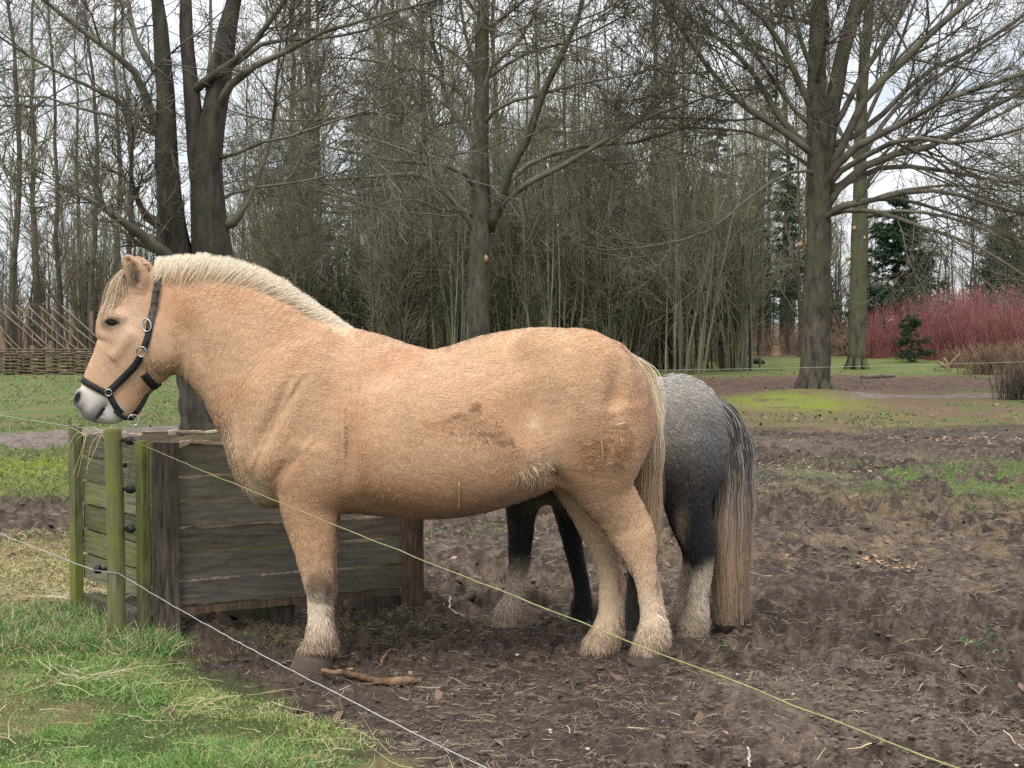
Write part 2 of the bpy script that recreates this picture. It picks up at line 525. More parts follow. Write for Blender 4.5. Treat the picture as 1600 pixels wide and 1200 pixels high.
def limb(pts, y, r0, r1, n=14, rng=None, dy=0.0, wig=.02):
    """A limb given by its picture outline at depth y, leaning dy metres in depth along its length."""
    k = len(pts)
    A = []
    for i, (px, py) in enumerate(pts):
        t = i / max(k - 1, 1)
        p = W(px, py, y + dy * t)
        A.append([*p, r0 + (r1 - r0) * t])
    A = resample(np.array(A), n)
    if rng is not None:
        L = np.linalg.norm(A[-1, :3] - A[0, :3])
        A[1:, :3] += np.cumsum(rng.normal(0, wig * L / n ** .5 * .35, (n - 1, 3)), 0) * .5
    return A

def fork_extend(rng, A, up=.25, L=3.5, k=6):
    """Carry a limb on beyond the last outline point, tapering."""
    d = norm(A[-1, :3] - A[-3, :3])
    pts = []
    p = A[-1, :3].copy()
    for i in range(k):
        d = norm(d + np.array([0, 0, up * .2]) + rng.normal(0, .10, 3))
        p = p + d * L / k
        pts.append([*p, A[-1, 3] * (1 - .75 * (i + 1) / k)])
    return np.vstack([A, pts])

def specimen(name, label, Y, trunk, limbs, seed, twig=1.0, bark='bark', scars=(), extra=7, reach=1.0):
    """A big bare tree: trunk stems traced as (pixel polyline, start px radius, end px radius, depth lean)."""
    rng = np.random.default_rng(seed)
    k0 = PXM(Y)
    bx = W(trunk[0][0][0][0], trunk[0][0][0][1], Y)
    root = empty(name, (bx[0], Y, gz1(bx[0], Y)), label, 'tree', 'tall bare park trees')
    stems = []
    mb = MB()
    for pts, r0, r1, dy in trunk:
        A = limb(pts, Y, r0 / k0, r1 / k0, 22, rng, dy, .006)
        if pts[-1][1] <= 20:
            A = fork_extend(rng, A, .8, 4.0)
            A = resample(A, 28)
        else:
            A = resample(A, 28)
        stems.append(A)
        B = A.copy()
        # bark relief: uneven section
        V, F = tubes(B[None, :, :3], B[None, :, 3], 14, True)
        ang = np.tile(np.arange(14), len(B))
        wob = 1 + .10 * (vnoise(ang * 1.0 + seed, np.repeat(np.arange(len(B)), 14) * .55, seed) - .5) * 2
        c = np.repeat(B[:, :3], 14, 0)
        V = c + (V - c) * wob[:, None]
        mb.add(V, F)
    # root flare
    A0 = stems[0]
    base, r = A0[0, :3], A0[0, 3]
    for i in range(7):
        a = i / 7 * 6.28 + rng.uniform(-.3, .3)
        d = np.array([math.cos(a), math.sin(a), 0])
        p = np.array([[*(base + d * r * .35 + [0, 0, r * 1.5]), r * .42], [*(base + d * r * .85 + [0, 0, r * .45]), r * .36], [*(base + d * r * 1.35 + [0, 0, -.08]), r * .20]])
        mb.add(*tube1(p[:, :3], p[:, 3], 8, 8))
    mb.build('trunk', M[bark], root)
    for (sx, sy, sr) in scars:
        # pale saw cut facing the viewer's side of the trunk
        best = min(((abs(W(sx, sy, Y)[2] - q[2]), q) for A in stems for q in A), key=lambda t: t[0])[1]
        c = np.array([W(sx, sy, Y)[0], 0, W(sx, sy, Y)[2]])
        off = min(1, abs(c[0] - best[0]) / best[3])
        c[1] = best[1] - best[3] * math.sqrt(max(0, 1 - off * off)) + .01
        V, F = tube1([c + [0, .10, 0], c + [0, .02, 0], c + [0, -.012, .002]], [sr / k0 * .9, sr / k0 * .85, sr / k0 * .8], sides=14)
        part('pruning_scar', V, F, M['cutwood'], root)
    L0 = []
    for pts, r0, r1, dy in limbs:
        A = limb(pts, Y, .74 * r0 / k0, .72 * r1 / k0, 12, rng, dy, .03)
        # grow out of the nearest stem
        allq = np.concatenate([S_[:, :4] for S_ in stems])
        dd = np.linalg.norm(allq[:, :3] - A[0, :3], axis=1) + np.where(allq[:, 2] > A[0, 2], .5, 0)
        q = allq[np.argmin(dd)]
        if dd.min() > .02:
            A = np.vstack([[*q[:3], A[0, 3] * 1.25], A])
        A = fork_extend(rng, A, .3, rng.uniform(1.5, 3.0) * reach)
        L0.append(resample(A, 16))
    L0 = np.array(L0)
    P0, R0 = L0[:, :, :3], L0[:, :, 3]
    SP = np.array(stems)
    PS, RS = SP[:, :, :3], SP[:, :, 3]
    # extra limbs towards and away from the viewer, so the crown is round
    PA, RA = spawn(rng, PS, RS, extra, .45, .98, .95, .2, .34, 12, .08, .10, .34, .02, 2.0, 5.5, .2)
    P0 = np.concatenate([resample_many(P0, 12), PA]); R0 = np.concatenate([resample_many1(R0, 12), RA])
    P1, R1 = spawn(rng, P0, R0, int(13 * twig), .2, 1, .72, .22, .50, 8, .05, .12, .38, .010, .7, 4.6, .4)
    P2, R2 = spawn(rng, P1, R1, int(10 * twig), .15, 1, .72, .22, .45, 5, .03, .14, .6, .0065, .35, 1.5, .5)
    P3, R3 = spawn(rng, P2, R2, int(6.5 * twig), .1, 1, .65, .2, .55, 4, .0, .15, .7, .0048, .2, .85, .6)
    cr = MB()
    for P, Q, s in ((P0, R0, 7), (P1, R1, 4), (P2, R2, 3), (P3, R3, 3)):
        cr.add(*tubes(P, Q, s, s == 7))
    cr.build('crown', M['limb'], root)
    return root

def resample_many(P, k):
    n, k0, _ = P.shape
    f = np.linspace(0, k0 - 1.0001, k); i = f.astype(int); u = (f - i)[None, :, None]
    return P[:, i] * (1 - u) + P[:, i + 1] * u
def resample_many1(Q, k):
    return resample_many(Q[:, :, None], k)[:, :, 0]

def build_specimens():
    specimen('pollarded_tree', 'dark bare tree of several upright stems, rising behind the neck of the dun horse', 18.3,
        [([(316, 692), (315, 600), (313, 520), (311, 440), (309, 405)], 33, 46, 0),
         ([(284, 430), (274, 380), (266, 330), (262, 280), (259, 200), (259, 157), (255, 105), (250, 35), (245, 0)], 24, 9, -.2),
         ([(334, 430), (328, 370), (324, 320), (323, 270), (328, 215), (338, 160), (349, 88), (358, 35), (366, 0)], 33, 11, .1),
         ([(322, 335), (314, 290), (307, 240), (303, 180), (297, 120), (291, 60), (290, 0)], 18, 9, .15)],
        [([(252, 215), (238, 185), (227, 150), (210, 112), (175, 82), (122, 45), (80, 10)], 12, 4, -1.0),
         ([(256, 130), (238, 105), (212, 63), (200, 0)], 9, 5, .5),
         ([(345, 150), (364, 130), (395, 101), (437, 84), (490, 52), (560, 32)], 10, 3.5, -1.0),
         ([(312, 140), (330, 118), (350, 103), (385, 85), (420, 38), (451, 0)], 9, 5, -.5),
         ([(322, 150), (329, 88), (329, 0)], 5, 3.5, .6),
         ([(240, 210), (210, 175), (170, 150), (120, 128), (60, 95), (0, 60)], 6, 2, -1.3),
         ([(360, 110), (400, 72), (440, 62), (500, 60), (560, 50)], 6, 3, .8),
         ([(235, 210), (190, 185), (120, 170), (60, 150), (0, 160)], 4, 2, 1.0),
         ([(350, 250), (400, 225), (450, 215), (520, 190), (580, 170)], 4, 2, -1.2),
         ([(360, 300), (420, 290), (480, 282), (540, 268)], 4, 1.5, .6),
         ([(238, 345), (228, 338), (222, 330)], 12, 7, -.2),
         ([(368, 352), (374, 345), (380, 330)], 12, 5, 0)], 11, .9, extra=1, bark='bark_dark')
    specimen('park_tree', 'grey tree with fanned crown and pale saw cut, beyond the back of the dun horse', 30,
        [([(744, 614), (746, 520), (748, 420), (752, 340), (750, 250), (752, 170), (752, 70), (755, 0)], 20, 8, 0),
         ([(764, 360), (780, 315), (797, 262), (822, 220), (850, 140), (880, 80), (905, 20)], 9, 3.5, -1.2)],
        [([(770, 345), (790, 304), (832, 280), (878, 259), (937, 224), (1007, 185), (1060, 168)], 9, 3, -1),
         ([(782, 300), (808, 266), (850, 245), (913, 227), (990, 224), (1060, 203)], 7, 2.5, 1),
         ([(738, 350), (724, 332), (696, 301), (668, 276), (605, 276), (500, 285)], 9, 3, -.8),
         ([(742, 290), (731, 273), (710, 238), (682, 210), (654, 182), (605, 175), (500, 192)], 9, 3, .9),
         ([(740, 290), (724, 266), (675, 255), (615, 252), (500, 228)], 6, 2, -1.6),
         ([(746, 240), (738, 215), (696, 158), (685, 88), (647, 18)], 7, 4, .8),
         ([(755, 150), (766, 105), (808, 70), (836, 18)], 5, 3, -.6),
         ([(752, 160), (740, 100), (726, 50), (718, 0)], 5, 3, .8),
         ([(754, 190), (790, 160), (840, 150), (900, 130), (980, 120)], 5, 2, -1.3),
         ([(750, 180), (700, 130), (640, 110), (570, 95), (510, 92)], 5, 2, 1.2),
         ([(752, 120), (690, 70), (630, 55), (560, 20)], 4, 2, -1.2),
         ([(760, 120), (830, 80), (900, 62), (980, 20)], 4, 2, 1.2),
         ([(738, 330), (690, 330), (640, 310), (570, 330), (510, 335)], 4, 1.5, -2.0)], 12, 1.12, scars=[(757, 404, 7)])
    specimen('park_tree', 'stout bare tree on a mossy mound, long limbs sweeping out over the path', 30.5,
        [([(1271, 614), (1273, 560), (1275, 500), (1277, 380), (1278, 270), (1275, 180), (1275, 80), (1278, 0)], 25, 12, 0),
         ([(1285, 300), (1292, 230), (1300, 170), (1316, 88), (1341, 0)], 15, 11, .6)],
        [([(1285, 290), (1310, 252), (1355, 217), (1408, 196), (1460, 161), (1600, 112)], 10, 5, -1.2),
         ([(1288, 325), (1306, 297), (1338, 266), (1390, 241), (1460, 227), (1530, 175), (1600, 140)], 11, 5, .5),
         ([(1292, 265), (1315, 235), (1355, 150), (1418, 91), (1460, 45), (1505, 10)], 10, 7, -.4),
         ([(1285, 345), (1299, 329), (1355, 315), (1460, 297), (1600, 336)], 8, 3.5, -1.5),
         ([(1270, 245), (1255, 224), (1197, 189), (1145, 154), (1092, 87), (1040, 10)], 9, 4, -.8),
         ([(1262, 225), (1236, 210), (1187, 133), (1155, 87), (1061, 17)], 9, 4, .8),
         ([(1272, 180), (1257, 147), (1229, 87), (1197, 35), (1155, 0)], 8, 5, -.4),
         ([(1268, 275), (1250, 262), (1180, 301), (1110, 360), (1040, 381)], 4, 2, -2),
         ([(1300, 300), (1370, 262), (1430, 262), (1500, 272), (1600, 290)], 7, 3, 1.6),
         ([(1300, 330), (1370, 330), (1430, 352), (1520, 380), (1600, 430)], 6, 2, -2.2),
         ([(1296, 280), (1350, 245), (1420, 215), (1500, 225), (1600, 200)], 7, 3, -2.2),
         ([(1305, 230), (1370, 190), (1440, 120), (1520, 80), (1600, 30)], 7, 4, 1.0),
         ([(1310, 190), (1345, 120), (1385, 60), (1420, 0)], 7, 5, .9),
         ([(1262, 200), (1205, 120), (1165, 60), (1120, 0)], 5, 3, 1.5),
         ([(1272, 120), (1250, 60), (1235, 0)], 6, 4, -.6),
         ([(1264, 260), (1200, 215), (1120, 200), (1040, 200)], 4, 2, 1.5),
         ([(1310, 320), (1400, 310), (1470, 330), (1540, 350), (1600, 390)], 5, 2, 1.0)], 13, 1.12, scars=[(1251, 382, 5)])
    specimen('park_tree', 'slimmer greenish bare tree with small saw cuts, beside the red dogwood', 45,
        [([(1338, 576), (1340, 480), (1343, 380), (1345, 290), (1345, 200), (1350, 110), (1360, 0)], 15, 7, 0)],
        [([(1346, 300), (1380, 250), (1440, 220), (1500, 205), (1580, 170)], 6, 3, -1),
         ([(1345, 250), (1375, 200), (1420, 150), (1480, 110), (1560, 60)], 6, 3, 1),
         ([(1346, 320), (1400, 300), (1480, 290), (1580, 300)], 5, 2, 1.5),
         ([(1348, 200), (1380, 130), (1410, 60), (1430, 0)], 5, 3, -.6),
         ([(1344, 260), (1310, 200), (1290, 120), (1270, 40)], 5, 3, .8),
         ([(1346, 335), (1420, 330), (1500, 345), (1590, 385)], 5, 2, -1.5)], 14, 1.0, bark='bark_mossy',
        scars=[(1335, 357, 4.5), (1348, 372, 3.5), (1326, 404, 4)])

# --- smaller trees that repeat
def slim_tree_mesh(seed, H=15, r0=.11, dense=1.0, low=.18):
    rng = np.random.default_rng(seed)
    k = 16
    z = np.linspace(0, H, k)
    xy = np.cumsum(rng.normal(0, .06, (k, 2)), 0); xy[0] = 0
    A = np.column_stack([xy, z, r0 * (1 - .88 * z / H)])
    A[0, 3] *= 1.35
    P, Q = A[None, :, :3], A[None, :, 3]
    V, F = tubes(P, Q, 8)
    trunk = make_mesh('trunk', V, F)
    P0, R0 = spawn(rng, P, Q, int(42 * dense), low, .99, .75, .2, .20, 9, .12, .10, .36, .012, .8, 3.3, .25)
    P1, R1 = spawn(rng, P0, R0, 9, .12, 1, .7, .2, .42, 5, .05, .14, .55, .0075, .35, 1.6, .5)
    P2, R2 = spawn(rng, P1, R1, 5, .1, 1, .65, .2, .5, 4, .0, .15, .7, .0055, .2, .9, .6)
    cr = MB()
    for p, q, s in ((P0, R0, 4), (P1, R1, 3), (P2, R2, 3)):
        cr.add(*tubes(p, q, s))
    V, F, _ = cr.out()
    return trunk, make_mesh('crown', V, F)

def coppice_mesh(seed, n=16, H=6.5):
    rng = np.random.default_rng(seed)
    b = rng.normal(0, .28, (n, 2))
    az = np.arctan2(b[:, 1], b[:, 0]) + rng.normal(0, .5, n)
    lean = np.abs(rng.normal(.10, .07, n))
    k = 9
    d = np.column_stack([np.cos(az) * np.sin(lean), np.sin(az) * np.sin(lean), np.cos(lean)])
    h = H * rng.uniform(.55, 1.1, n)
    pts = [np.column_stack([b, np.full(n, -.05)])]
    for s in range(k - 1):
        pts.append(pts[-1] + d * (h / (k - 1))[:, None])
        d = norm(d + np.array([0, 0, .03]) + rng.normal(0, .06, (n, 3)))
    P = np.stack(pts, 1)
    Q = rng.uniform(.014, .042, n)[:, None] * np.linspace(1, .3, k)[None]
    V, F = tubes(P, Q, 6)
    stems = make_mesh('stems', V, F)
    P0, R0 = spawn(rng, P, Q, 16, .15, 1, .6, .2, .26, 6, .06, .13, .5, .007, .5, 2.2, .4)
    P1, R1 = spawn(rng, P0, R0, 5, .1, 1, .65, .2, .5, 4, .02, .15, .65, .0055, .25, 1.1, .6)
    cr = MB()
    cr.add(*tubes(P0, R0, 3)); cr.add(*tubes(P1, R1, 3))
    V, F, _ = cr.out()
    return stems, make_mesh('crown', V, F)

def conifer_mesh(seed, H=12, base=2.2, r0=.16, low=.12, nb=150, per=34, nl=1.0):
    rng = np.random.default_rng(seed)
    A = np.column_stack([np.zeros(14), np.zeros(14), np.linspace(0, H, 14), r0 * (1 - .9 * np.linspace(0, 1, 14))])
    V, F = tubes(A[None, :, :3], A[None, :, 3], 8)
    trunk = make_mesh('trunk', V, F)
    t = np.sort(rng.uniform(low, .99, nb))
    L = base * (1.02 - t) ** .75 * rng.uniform(.65, 1.15, nb) + .12
    az = rng.uniform(0, 6.28, nb)
    k = 7
    d = np.column_stack([np.cos(az), np.sin(az), rng.uniform(-.25, .15, nb)])
    pts = [np.column_stack([np.zeros(nb), np.zeros(nb), t * H])]
    for s in range(k - 1):
        pts.append(pts[-1] + norm(d) * (L / (k - 1))[:, None])
        d = d + np.array([0, 0, -.06 + .04 * s]) + rng.normal(0, .05, (nb, 3))
    P = np.stack(pts, 1); Q = np.maximum(.018 * (L / 2)[:, None] * np.linspace(1, .3, k)[None], .004)
    P1, R1 = spawn(rng, P, Q, 10, .15, 1, .85, .15, .42, 4, -.05, .08, .6, .003, .12, .9, .5, flat=.5)
    allP = np.concatenate([resample_many(P, 4), P1])
    idx = np.repeat(np.arange(len(allP)), per)
    tt = rng.uniform(.1, 1, len(idx))
    b, tan = interp_poly(allP[idx], tt)
    dirn = norm(tan * .8 + rng.normal(0, .55, (len(idx), 3)))
    ln = rng.uniform(.06, .15, len(idx))[:, None] * (nl if H > 5 else .5)
    side = norm(np.cross(dirn, rng.normal(0, 1, (len(idx), 3)))) * (.019 * nl if H > 5 else .006)
    V = np.stack([b - side, b + side, b + dirn * ln], 1).reshape(-1, 3)
    F = np.arange(len(V)).reshape(-1, 3)
    cr = MB()
    cr.add(*tubes(P, Q, 3)); cr.add(V, F)
    V, F, _ = cr.out()
    return trunk, make_mesh('crown', V, F, smooth=False)

def place_tree(name, meshes, mats, x, y, s, rz, label, cat, group, names=('trunk', 'crown'), sz=None):
    root = empty(name, (x, y, gz1(x, y) - .03), label, cat, group)
    root.rotation_euler = (0, 0, rz)
    root.scale = (s, s, sz or s)
    for nm, me, mt in zip(names, meshes, mats):
        link(nm, me, mt, root)
    return root

def build_wood():
    rng = np.random.default_rng(99)
    slim = [slim_tree_mesh(200 + i, [15, 16.5, 14, 17.5, 15.5][i], [.10, .13, .09, .14, .11][i], 1.0, [.16, .3, .12, .32, .2][i]) for i in range(5)]
    cop = [coppice_mesh(300 + i, [17, 14, 20, 15][i], [7.4, 8.6, 6.6, 8.0][i]) for i in range(4)]
    con = [conifer_mesh(400, 12.5), conifer_mesh(401, 14, 2.9), conifer_mesh(402, 11, 2.0, .15, .3, 120), conifer_mesh(403, 8.5, 3.4, .16, .06, 190, 40, 1.5)]
    def X(px, Y): return (px - 800) / FPX * Y
    # trees of the left edge: fine rusty twigs against the sky
    for px, Y, s in ((30, 42, .95), (95, 50, 1.1), (150, 44, .9), (205, 55, 1.0), (-60, 46, 1.0), (60, 62, 1.15), (130, 66, 1.1), (-20, 64, 1.2), (190, 68, 1.1)):
        i = int(rng.integers(0, 5))
        place_tree('slim_tree', slim[i], (M['bark'], M['twig']), X(px, Y), Y, s, rng.uniform(0, 6.28),
                   'slim bare tree with fine brown twigs, standing behind the slanted rod fence', 'tree', 'slim bare trees behind the slanted rod fence')
    # thicket trees
    for k in range(48):
        px = rng.uniform(370, 1260) if k < 38 else rng.uniform(1100, 1700)
        Y = rng.uniform(46, 74) if px < 1150 else rng.uniform(60, 80)
        i = int(rng.integers(0, 5))
        place_tree('slim_tree', slim[i], (M['stem_green'] if rng.random() < .6 else M['bark'], M['twig'] if rng.random() < .5 else M['stem_green']), X(px, Y), Y, rng.uniform(.85, 1.15), rng.uniform(0, 6.28),
                   'slim bare tree of the dense thicket behind the two horses', 'tree', 'slim bare trees of the thicket')
    # coppiced hazel along the thicket's edge
    for k in range(64):
        px = rng.uniform(375, 1165)
        Y = rng.uniform(41, 47) if k < 34 else rng.uniform(47, 60)
        i = int(rng.integers(0, 4))
        place_tree('hazel_shrub', cop[i], (M['stem_green'] if rng.random() < .65 else M['bark'], M['stem_green'] if rng.random() < .6 else M['twig']), X(px, Y), Y, rng.uniform(.75, 1.15), rng.uniform(0, 6.28),
                   'many-stemmed greenish hazel shrub along the edge of the thicket', 'shrub', 'hazel shrubs along the edge of the thicket', ('stem_clump', 'crown'))
    for k in range(8):
        px = rng.uniform(-60, 240); Y = rng.uniform(52, 66)
        place_tree('hazel_shrub', cop[int(rng.integers(0, 4))], (M['bark'], M['twig']), X(px, Y), Y, rng.uniform(.6, .9), rng.uniform(0, 6.28),
                   'dark bare shrub low behind the slanted rod fence', 'shrub', 'dark shrubs behind the slanted rod fence', ('stem_clump', 'crown'))
    # conifers
    for px, Y, i, s in ((470, 70, 0, .85), (560, 76, 1, .9), (690, 72, 2, .9), (860, 74, 0, .95), (960, 70, 1, .85), (1040, 78, 2, 1.0), (1120, 74, 0, .9), (1200, 72, 1, .9),
                        (620, 80, 0, .8), (780, 82, 1, .9)):
        place_tree('spruce_tree', con[i], (M['bark'], M['needle']), X(px, Y), Y, s, rng.uniform(0, 6.28),
                   'dark green spruce half hidden deep in the thicket', 'tree', 'dark spruces deep in the thicket')
    place_tree('spruce_tree', con[3], (M['bark'], M['needle']), X(1402, 62), 62, .78, 1.0, 'broad dark spruce standing between the slimmer park tree and the red dogwood', 'tree', None)
    place_tree('spruce_tree', con[3], (M['bark'], M['needle']), X(1570, 70), 70, .72, 2.0, 'dark spruce top looking over the red dogwood near the path', 'tree', None)
    for px, Y, s in ((1170, 62, .7), (1230, 66, .75)):
        place_tree('spruce_tree', con[2], (M['bark'], M['needle']), X(px, Y), Y, s, px * .1, 'open dark spruce at the right end of the thicket, left of the stout tree', 'tree', 'open spruces left of the stout tree')
    sm = conifer_mesh(410, 1.45, .62, .035, .06, 60)
    x, y = Wg(1423, 566)[:2]
    place_tree('young_spruce', sm, (M['bark'], M['needle']), x, y, 1.15, .4, 'small young spruce on the grass in front of the red dogwood', 'tree', None)
    # red dogwood
    def dog(seed, n=230, H=2.2, rad=.9):
        g = np.random.default_rng(seed)
        b = g.normal(0, rad * .45, (n, 2)); k = 6
        d = norm(np.column_stack([b[:, 0] * .22 + g.normal(0, .14, n), b[:, 1] * .22 + g.normal(0, .14, n), np.ones(n)]))
        h = H * g.uniform(.45, 1.2, n)
        pts = [np.column_stack([b, np.full(n, -.05)])]
        for s in range(k - 1):
            pts.append(pts[-1] + d * (h / (k - 1))[:, None]); d = norm(d + g.normal(0, .05, (n, 3)))
        P = np.stack(pts, 1); Q = g.uniform(.008, .014, n)[:, None] * np.linspace(1, .4, k)[None]
        P1, R1 = spawn(g, P, Q, 4, .3, 1, .45, .15, .3, 4, .05, .08, .6, .005, .2, .8, .6)
        mb = MB(); mb.add(*tubes(P, Q, 3)); mb.add(*tubes(P1, R1, 3))
        V, F, _ = mb.out()
        return make_mesh('stems', V, F)
    dm = [dog(500), dog(501), dog(502)]
    for k, (px, Y, s) in enumerate(((1362, 58, .75), (1400, 60, .9), (1440, 57, 1.0), (1480, 55, 1.05), (1515, 58, 1.1), (1550, 54, 1.0), (1590, 56, 1.15), (1640, 53, 1.1), (1690, 55, 1.1), (1500, 62, 1.15), (1570, 62, 1.2), (1450, 63, 1.0))):
        o = link('dogwood_shrub', dm[k % 3], M['dogwood'], None, (X(px, Y), Y, gz1(X(px, Y), Y)))
        o.scale = (s, s, s * .95); o.rotation_euler = (0, 0, k * 1.7)
        tag(o, 'bare dogwood shrub of bright red stems at the right edge of the park', 'shrub', 'red dogwood shrubs')
    br = dog(510, 200, 1.1, .6)
    for k, (px, py, s) in enumerate(((1540, 585, 1.0), (1575, 583, 1.1), (1615, 590, 1.1), (1490, 574, .7))):
        x, y = Wg(px, py)[:2]
        o = link('brown_shrub', br.copy() if k == 0 else bpy.data.objects['brown_shrub'].data, M['drystem'], None, (x, y, gz1(x, y)))
        o.scale = (s * 1.0, s * 1.0, s * .68); o.rotation_euler = (0, 0, k * 1.1)
        tag(o, 'low dry brown shrub in front of the red dogwood', 'shrub', 'dry brown shrubs before the dogwood')
    x, y = Wg(1590, 624)[:2]
    o = link('brown_shrub', bpy.data.objects['brown_shrub'].data.copy(), None, None, (x, y, gz1(x, y)))
    o.data.materials.clear(); o.data.materials.append(M['bark'])
    o.scale = (.62, .62, .5)
    tag(o, 'small dark twiggy shrub at the end of the grey path', 'shrub')
    # dry undergrowth along the foot of the wood
    n = 9000
    Y = rng.uniform(43, 72, n); px = rng.uniform(360, 1700, n)
    Y = np.where(px > 1150, rng.uniform(61, 75, n), Y)
    x = X(px, Y)
    cl = fbm(x * .5, Y * .5, 3, 600)
    keep = cl > .42
    x, Y = x[keep], Y[keep]; n = len(x)
    L = rng.uniform(.35, 1.3, n)
    P = np.stack([np.column_stack([x, Y, np.full(n, -.03)]), np.column_stack([x + rng.normal(0, .12, n) * L, Y + rng.normal(0, .12, n) * L, L * .6]),
                  np.column_stack([x + rng.normal(0, .3, n) * L, Y + rng.normal(0, .3, n) * L, L])], 1)
    V, F = tubes(P, np.broadcast_to(np.array([.011, .008, .005]), (n, 3)), 3)
    tag(link('undergrowth', make_mesh('undergrowth', V, F), M['drystem']), kind='stuff')
    # the wood beyond, one mass
    n = 800
    Y = rng.uniform(84, 125, n); x = rng.uniform(-.92, .72, n) * Y
    H = rng.uniform(4, 10.5, n); k = 6
    zz = np.linspace(0, 1, k)
    P = np.stack([x[:, None] + np.cumsum(rng.normal(0, .10, (n, k)), 1), Y[:, None] + np.zeros((n, k)), H[:, None] * zz[None]], -1)
    Q = rng.uniform(.05, .14, n)[:, None] * (1 - .8 * zz)[None]
    P0, R0 = spawn(rng, P, Q, 22, .05, 1, .7, .2, .24, 5, .1, .12, .4, .016, .6, 3.0, .4)
    P1, R1 = spawn(rng, P0, R0, 7, .1, 1, .7, .2, .45, 3, .05, .15, .6, .011, .3, 1.4, .6)
    mb = MB()
    mb.add(*tubes(P, Q, 5)); mb.add(*tubes(P0, R0, 3)); mb.add(*tubes(P1, R1, 3))
    V, F, _ = mb.out()
    tag(link('far_wood', make_mesh('far_wood', V, F), M['bark']), kind='stuff')
    # stump and log
    x, y = Wg(1213, 557)[:2]
    V, F = tube1([(x, y, -.05), (x, y, .25), (x + .01, y, .42)], [.26, .2, .19], 6, 12)
    tag(part('tree_stump', V, F, M['drystem']), 'short cut tree stump at the edge of the wood left of the stout tree', 'stump')
    x, y = Wg(1345, 591)[:2]; x2, y2 = Wg(1398, 589)[:2]
    V, F = tube1([(x, y, .03), ((x + x2) / 2, y + .1, .05), (x2, y2, .03)], [.05, .06, .03], 8, 8)
    tag(part('fallen_log', V, F, M['rod']), 'pale fallen log lying on the leaf litter by the path', 'log')
    x, y = Wg(1181, 569)[:2]
    V, F = tube1([(x - .25, y, .05), (x, y, .12), (x + .3, y, .04)], [.06, .12, .05], 8, 8)
    tag(part('molehill', V, F, M['bark']), 'small dark mound of earth on the bright grass before the wood', 'mound')
    x, y = Wg(1480, 580)[:2]
    mb = MB()
    mb.add(*tube1([(x, y, -.05), (x + .02, y, .15), (x - .1, y, .38)], [.09, .07, .04], 6, 8))
    mb.add(*tube1([(x, y, .1), (x + .12, y, .25), (x + .35, y, .5)], [.05, .04, .02], 6, 8))
    mb.add(*tube1([(x, y, .1), (x - .2, y, .22), (x - .3, y, .3)], [.05, .04, .02], 6, 8))
    tag(mb.build('forked_stump', M['drystem']), 'low forked dead stump in the grass beside the dry brown shrubs', 'stump')

def build_rod_fence():
    Yb = 41.0
    x0 = W(0, 560, Yb)[0]
    root = empty('rod_fence', (x0, Yb, 0), 'rustic fence of upright posts and pale slanted rods across the meadow', 'fence')
    pxs = [-62, -38, -12, 12, 33, 44, 68, 86, 116, 142, 168]
    tops = [480, 482, 478, 477, 482, 478, 481, 478, 484, 486, 490]
    rng = np.random.default_rng(5)
    for p, t in zip(pxs, tops):
        a, b = W(p, 590, Yb), W(p - 1 + rng.uniform(-2, 2), t, Yb)
        V, F = tube1([a, (a + b) / 2, b], [.06, .055, .05], sides=7)
        part('post', V, F, M['postwood'], root)
    for k in range(18):
        p = -150 + k * 17.5 + rng.uniform(-3, 3)
        a, b = W(p, 478 + rng.uniform(-3, 5), Yb - .12), W(p + 92 + rng.uniform(-6, 6), 562 + rng.uniform(-5, 8), Yb - .12)
        if p > 110: continue
        m = (a + b) / 2 + [0, 0, rng.uniform(-.12, .02)]
        V, F = tube1([a, m, b], [.022, .026, .02], 8, sides=6)
        part('rod', V, F, M['rod'], root)
    Yh = 40.2
    h = empty('woven_hurdle', (x0, Yh, 0), 'low woven willow hurdle at the foot of the slanted rod fence', 'fence')
    for p in range(-70, 190, 22):
        a, b = W(p, 592, Yh), W(p, 552, Yh)
        V, F = tube1([a, b], [.035, .03], sides=6)
        part('stake', V, F, M['postwood'], h)
    xs = np.linspace(W(-80, 560, Yh)[0], W(185, 560, Yh)[0], 60)
    rows = 16
    P = np.stack([np.column_stack([xs, Yh + .05 * np.sin(xs * 8.5 + r * math.pi), np.full(60, .02 + r * .042) + rng.normal(0, .006, 60)]) for r in range(rows)])
    P[:, :, 2] += rng.normal(0, .012, (rows, 1))
    V, F = tubes(P, np.full((rows, 60), .021), 5)
    part('woven_panel', V, F, M['wattle'], h)

build_specimens()
build_wood()
build_rod_fence()
# ------------------------------------------------------------------ crate, fence post, wires
def wood_mat(name, dark, light, algae, am=(.45, .65), sc=14):
    return noise_mat(name, dark, light, sc, (1, 1, 1), .85, .5, algae, 2.4, am, bdist=.004)
M['plank'] = noise_mat('plank', (.085, .075, .063), (.185, .165, .137), 11, (.55, .55, 5), .85, .3, (.10, .098, .058), 2.2, (.52, .78), bdist=.004, attr=True)
M['plank_green'] = noise_mat('plank_green', (.075, .07, .042), (.20, .19, .135), 11, (.55, .55, 7), .85, .6, (.13, .145, .035), 2.2, (.48, .68), bdist=.004, attr=True)
M['corner'] = noise_mat('corner', (.03, .025, .021), (.125, .102, .083), 7, (8, 8, .8), .85, .5, (.075, .08, .03), 3.5, (.5, .72), bdist=.004)
M['corner_green'] = noise_mat('corner_green', (.07, .07, .036), (.165, .165, .085), 7, (8, 8, .8), .85, .5, (.14, .155, .035), 3.0, (.46, .66), bdist=.004)
M['corner_red'] = noise_mat('corner_red', (.045, .032, .024), (.16, .108, .076), 7, (8, 8, .8), .85, .5, (.05, .045, .03), 3.5, (.5, .72), bdist=.004)
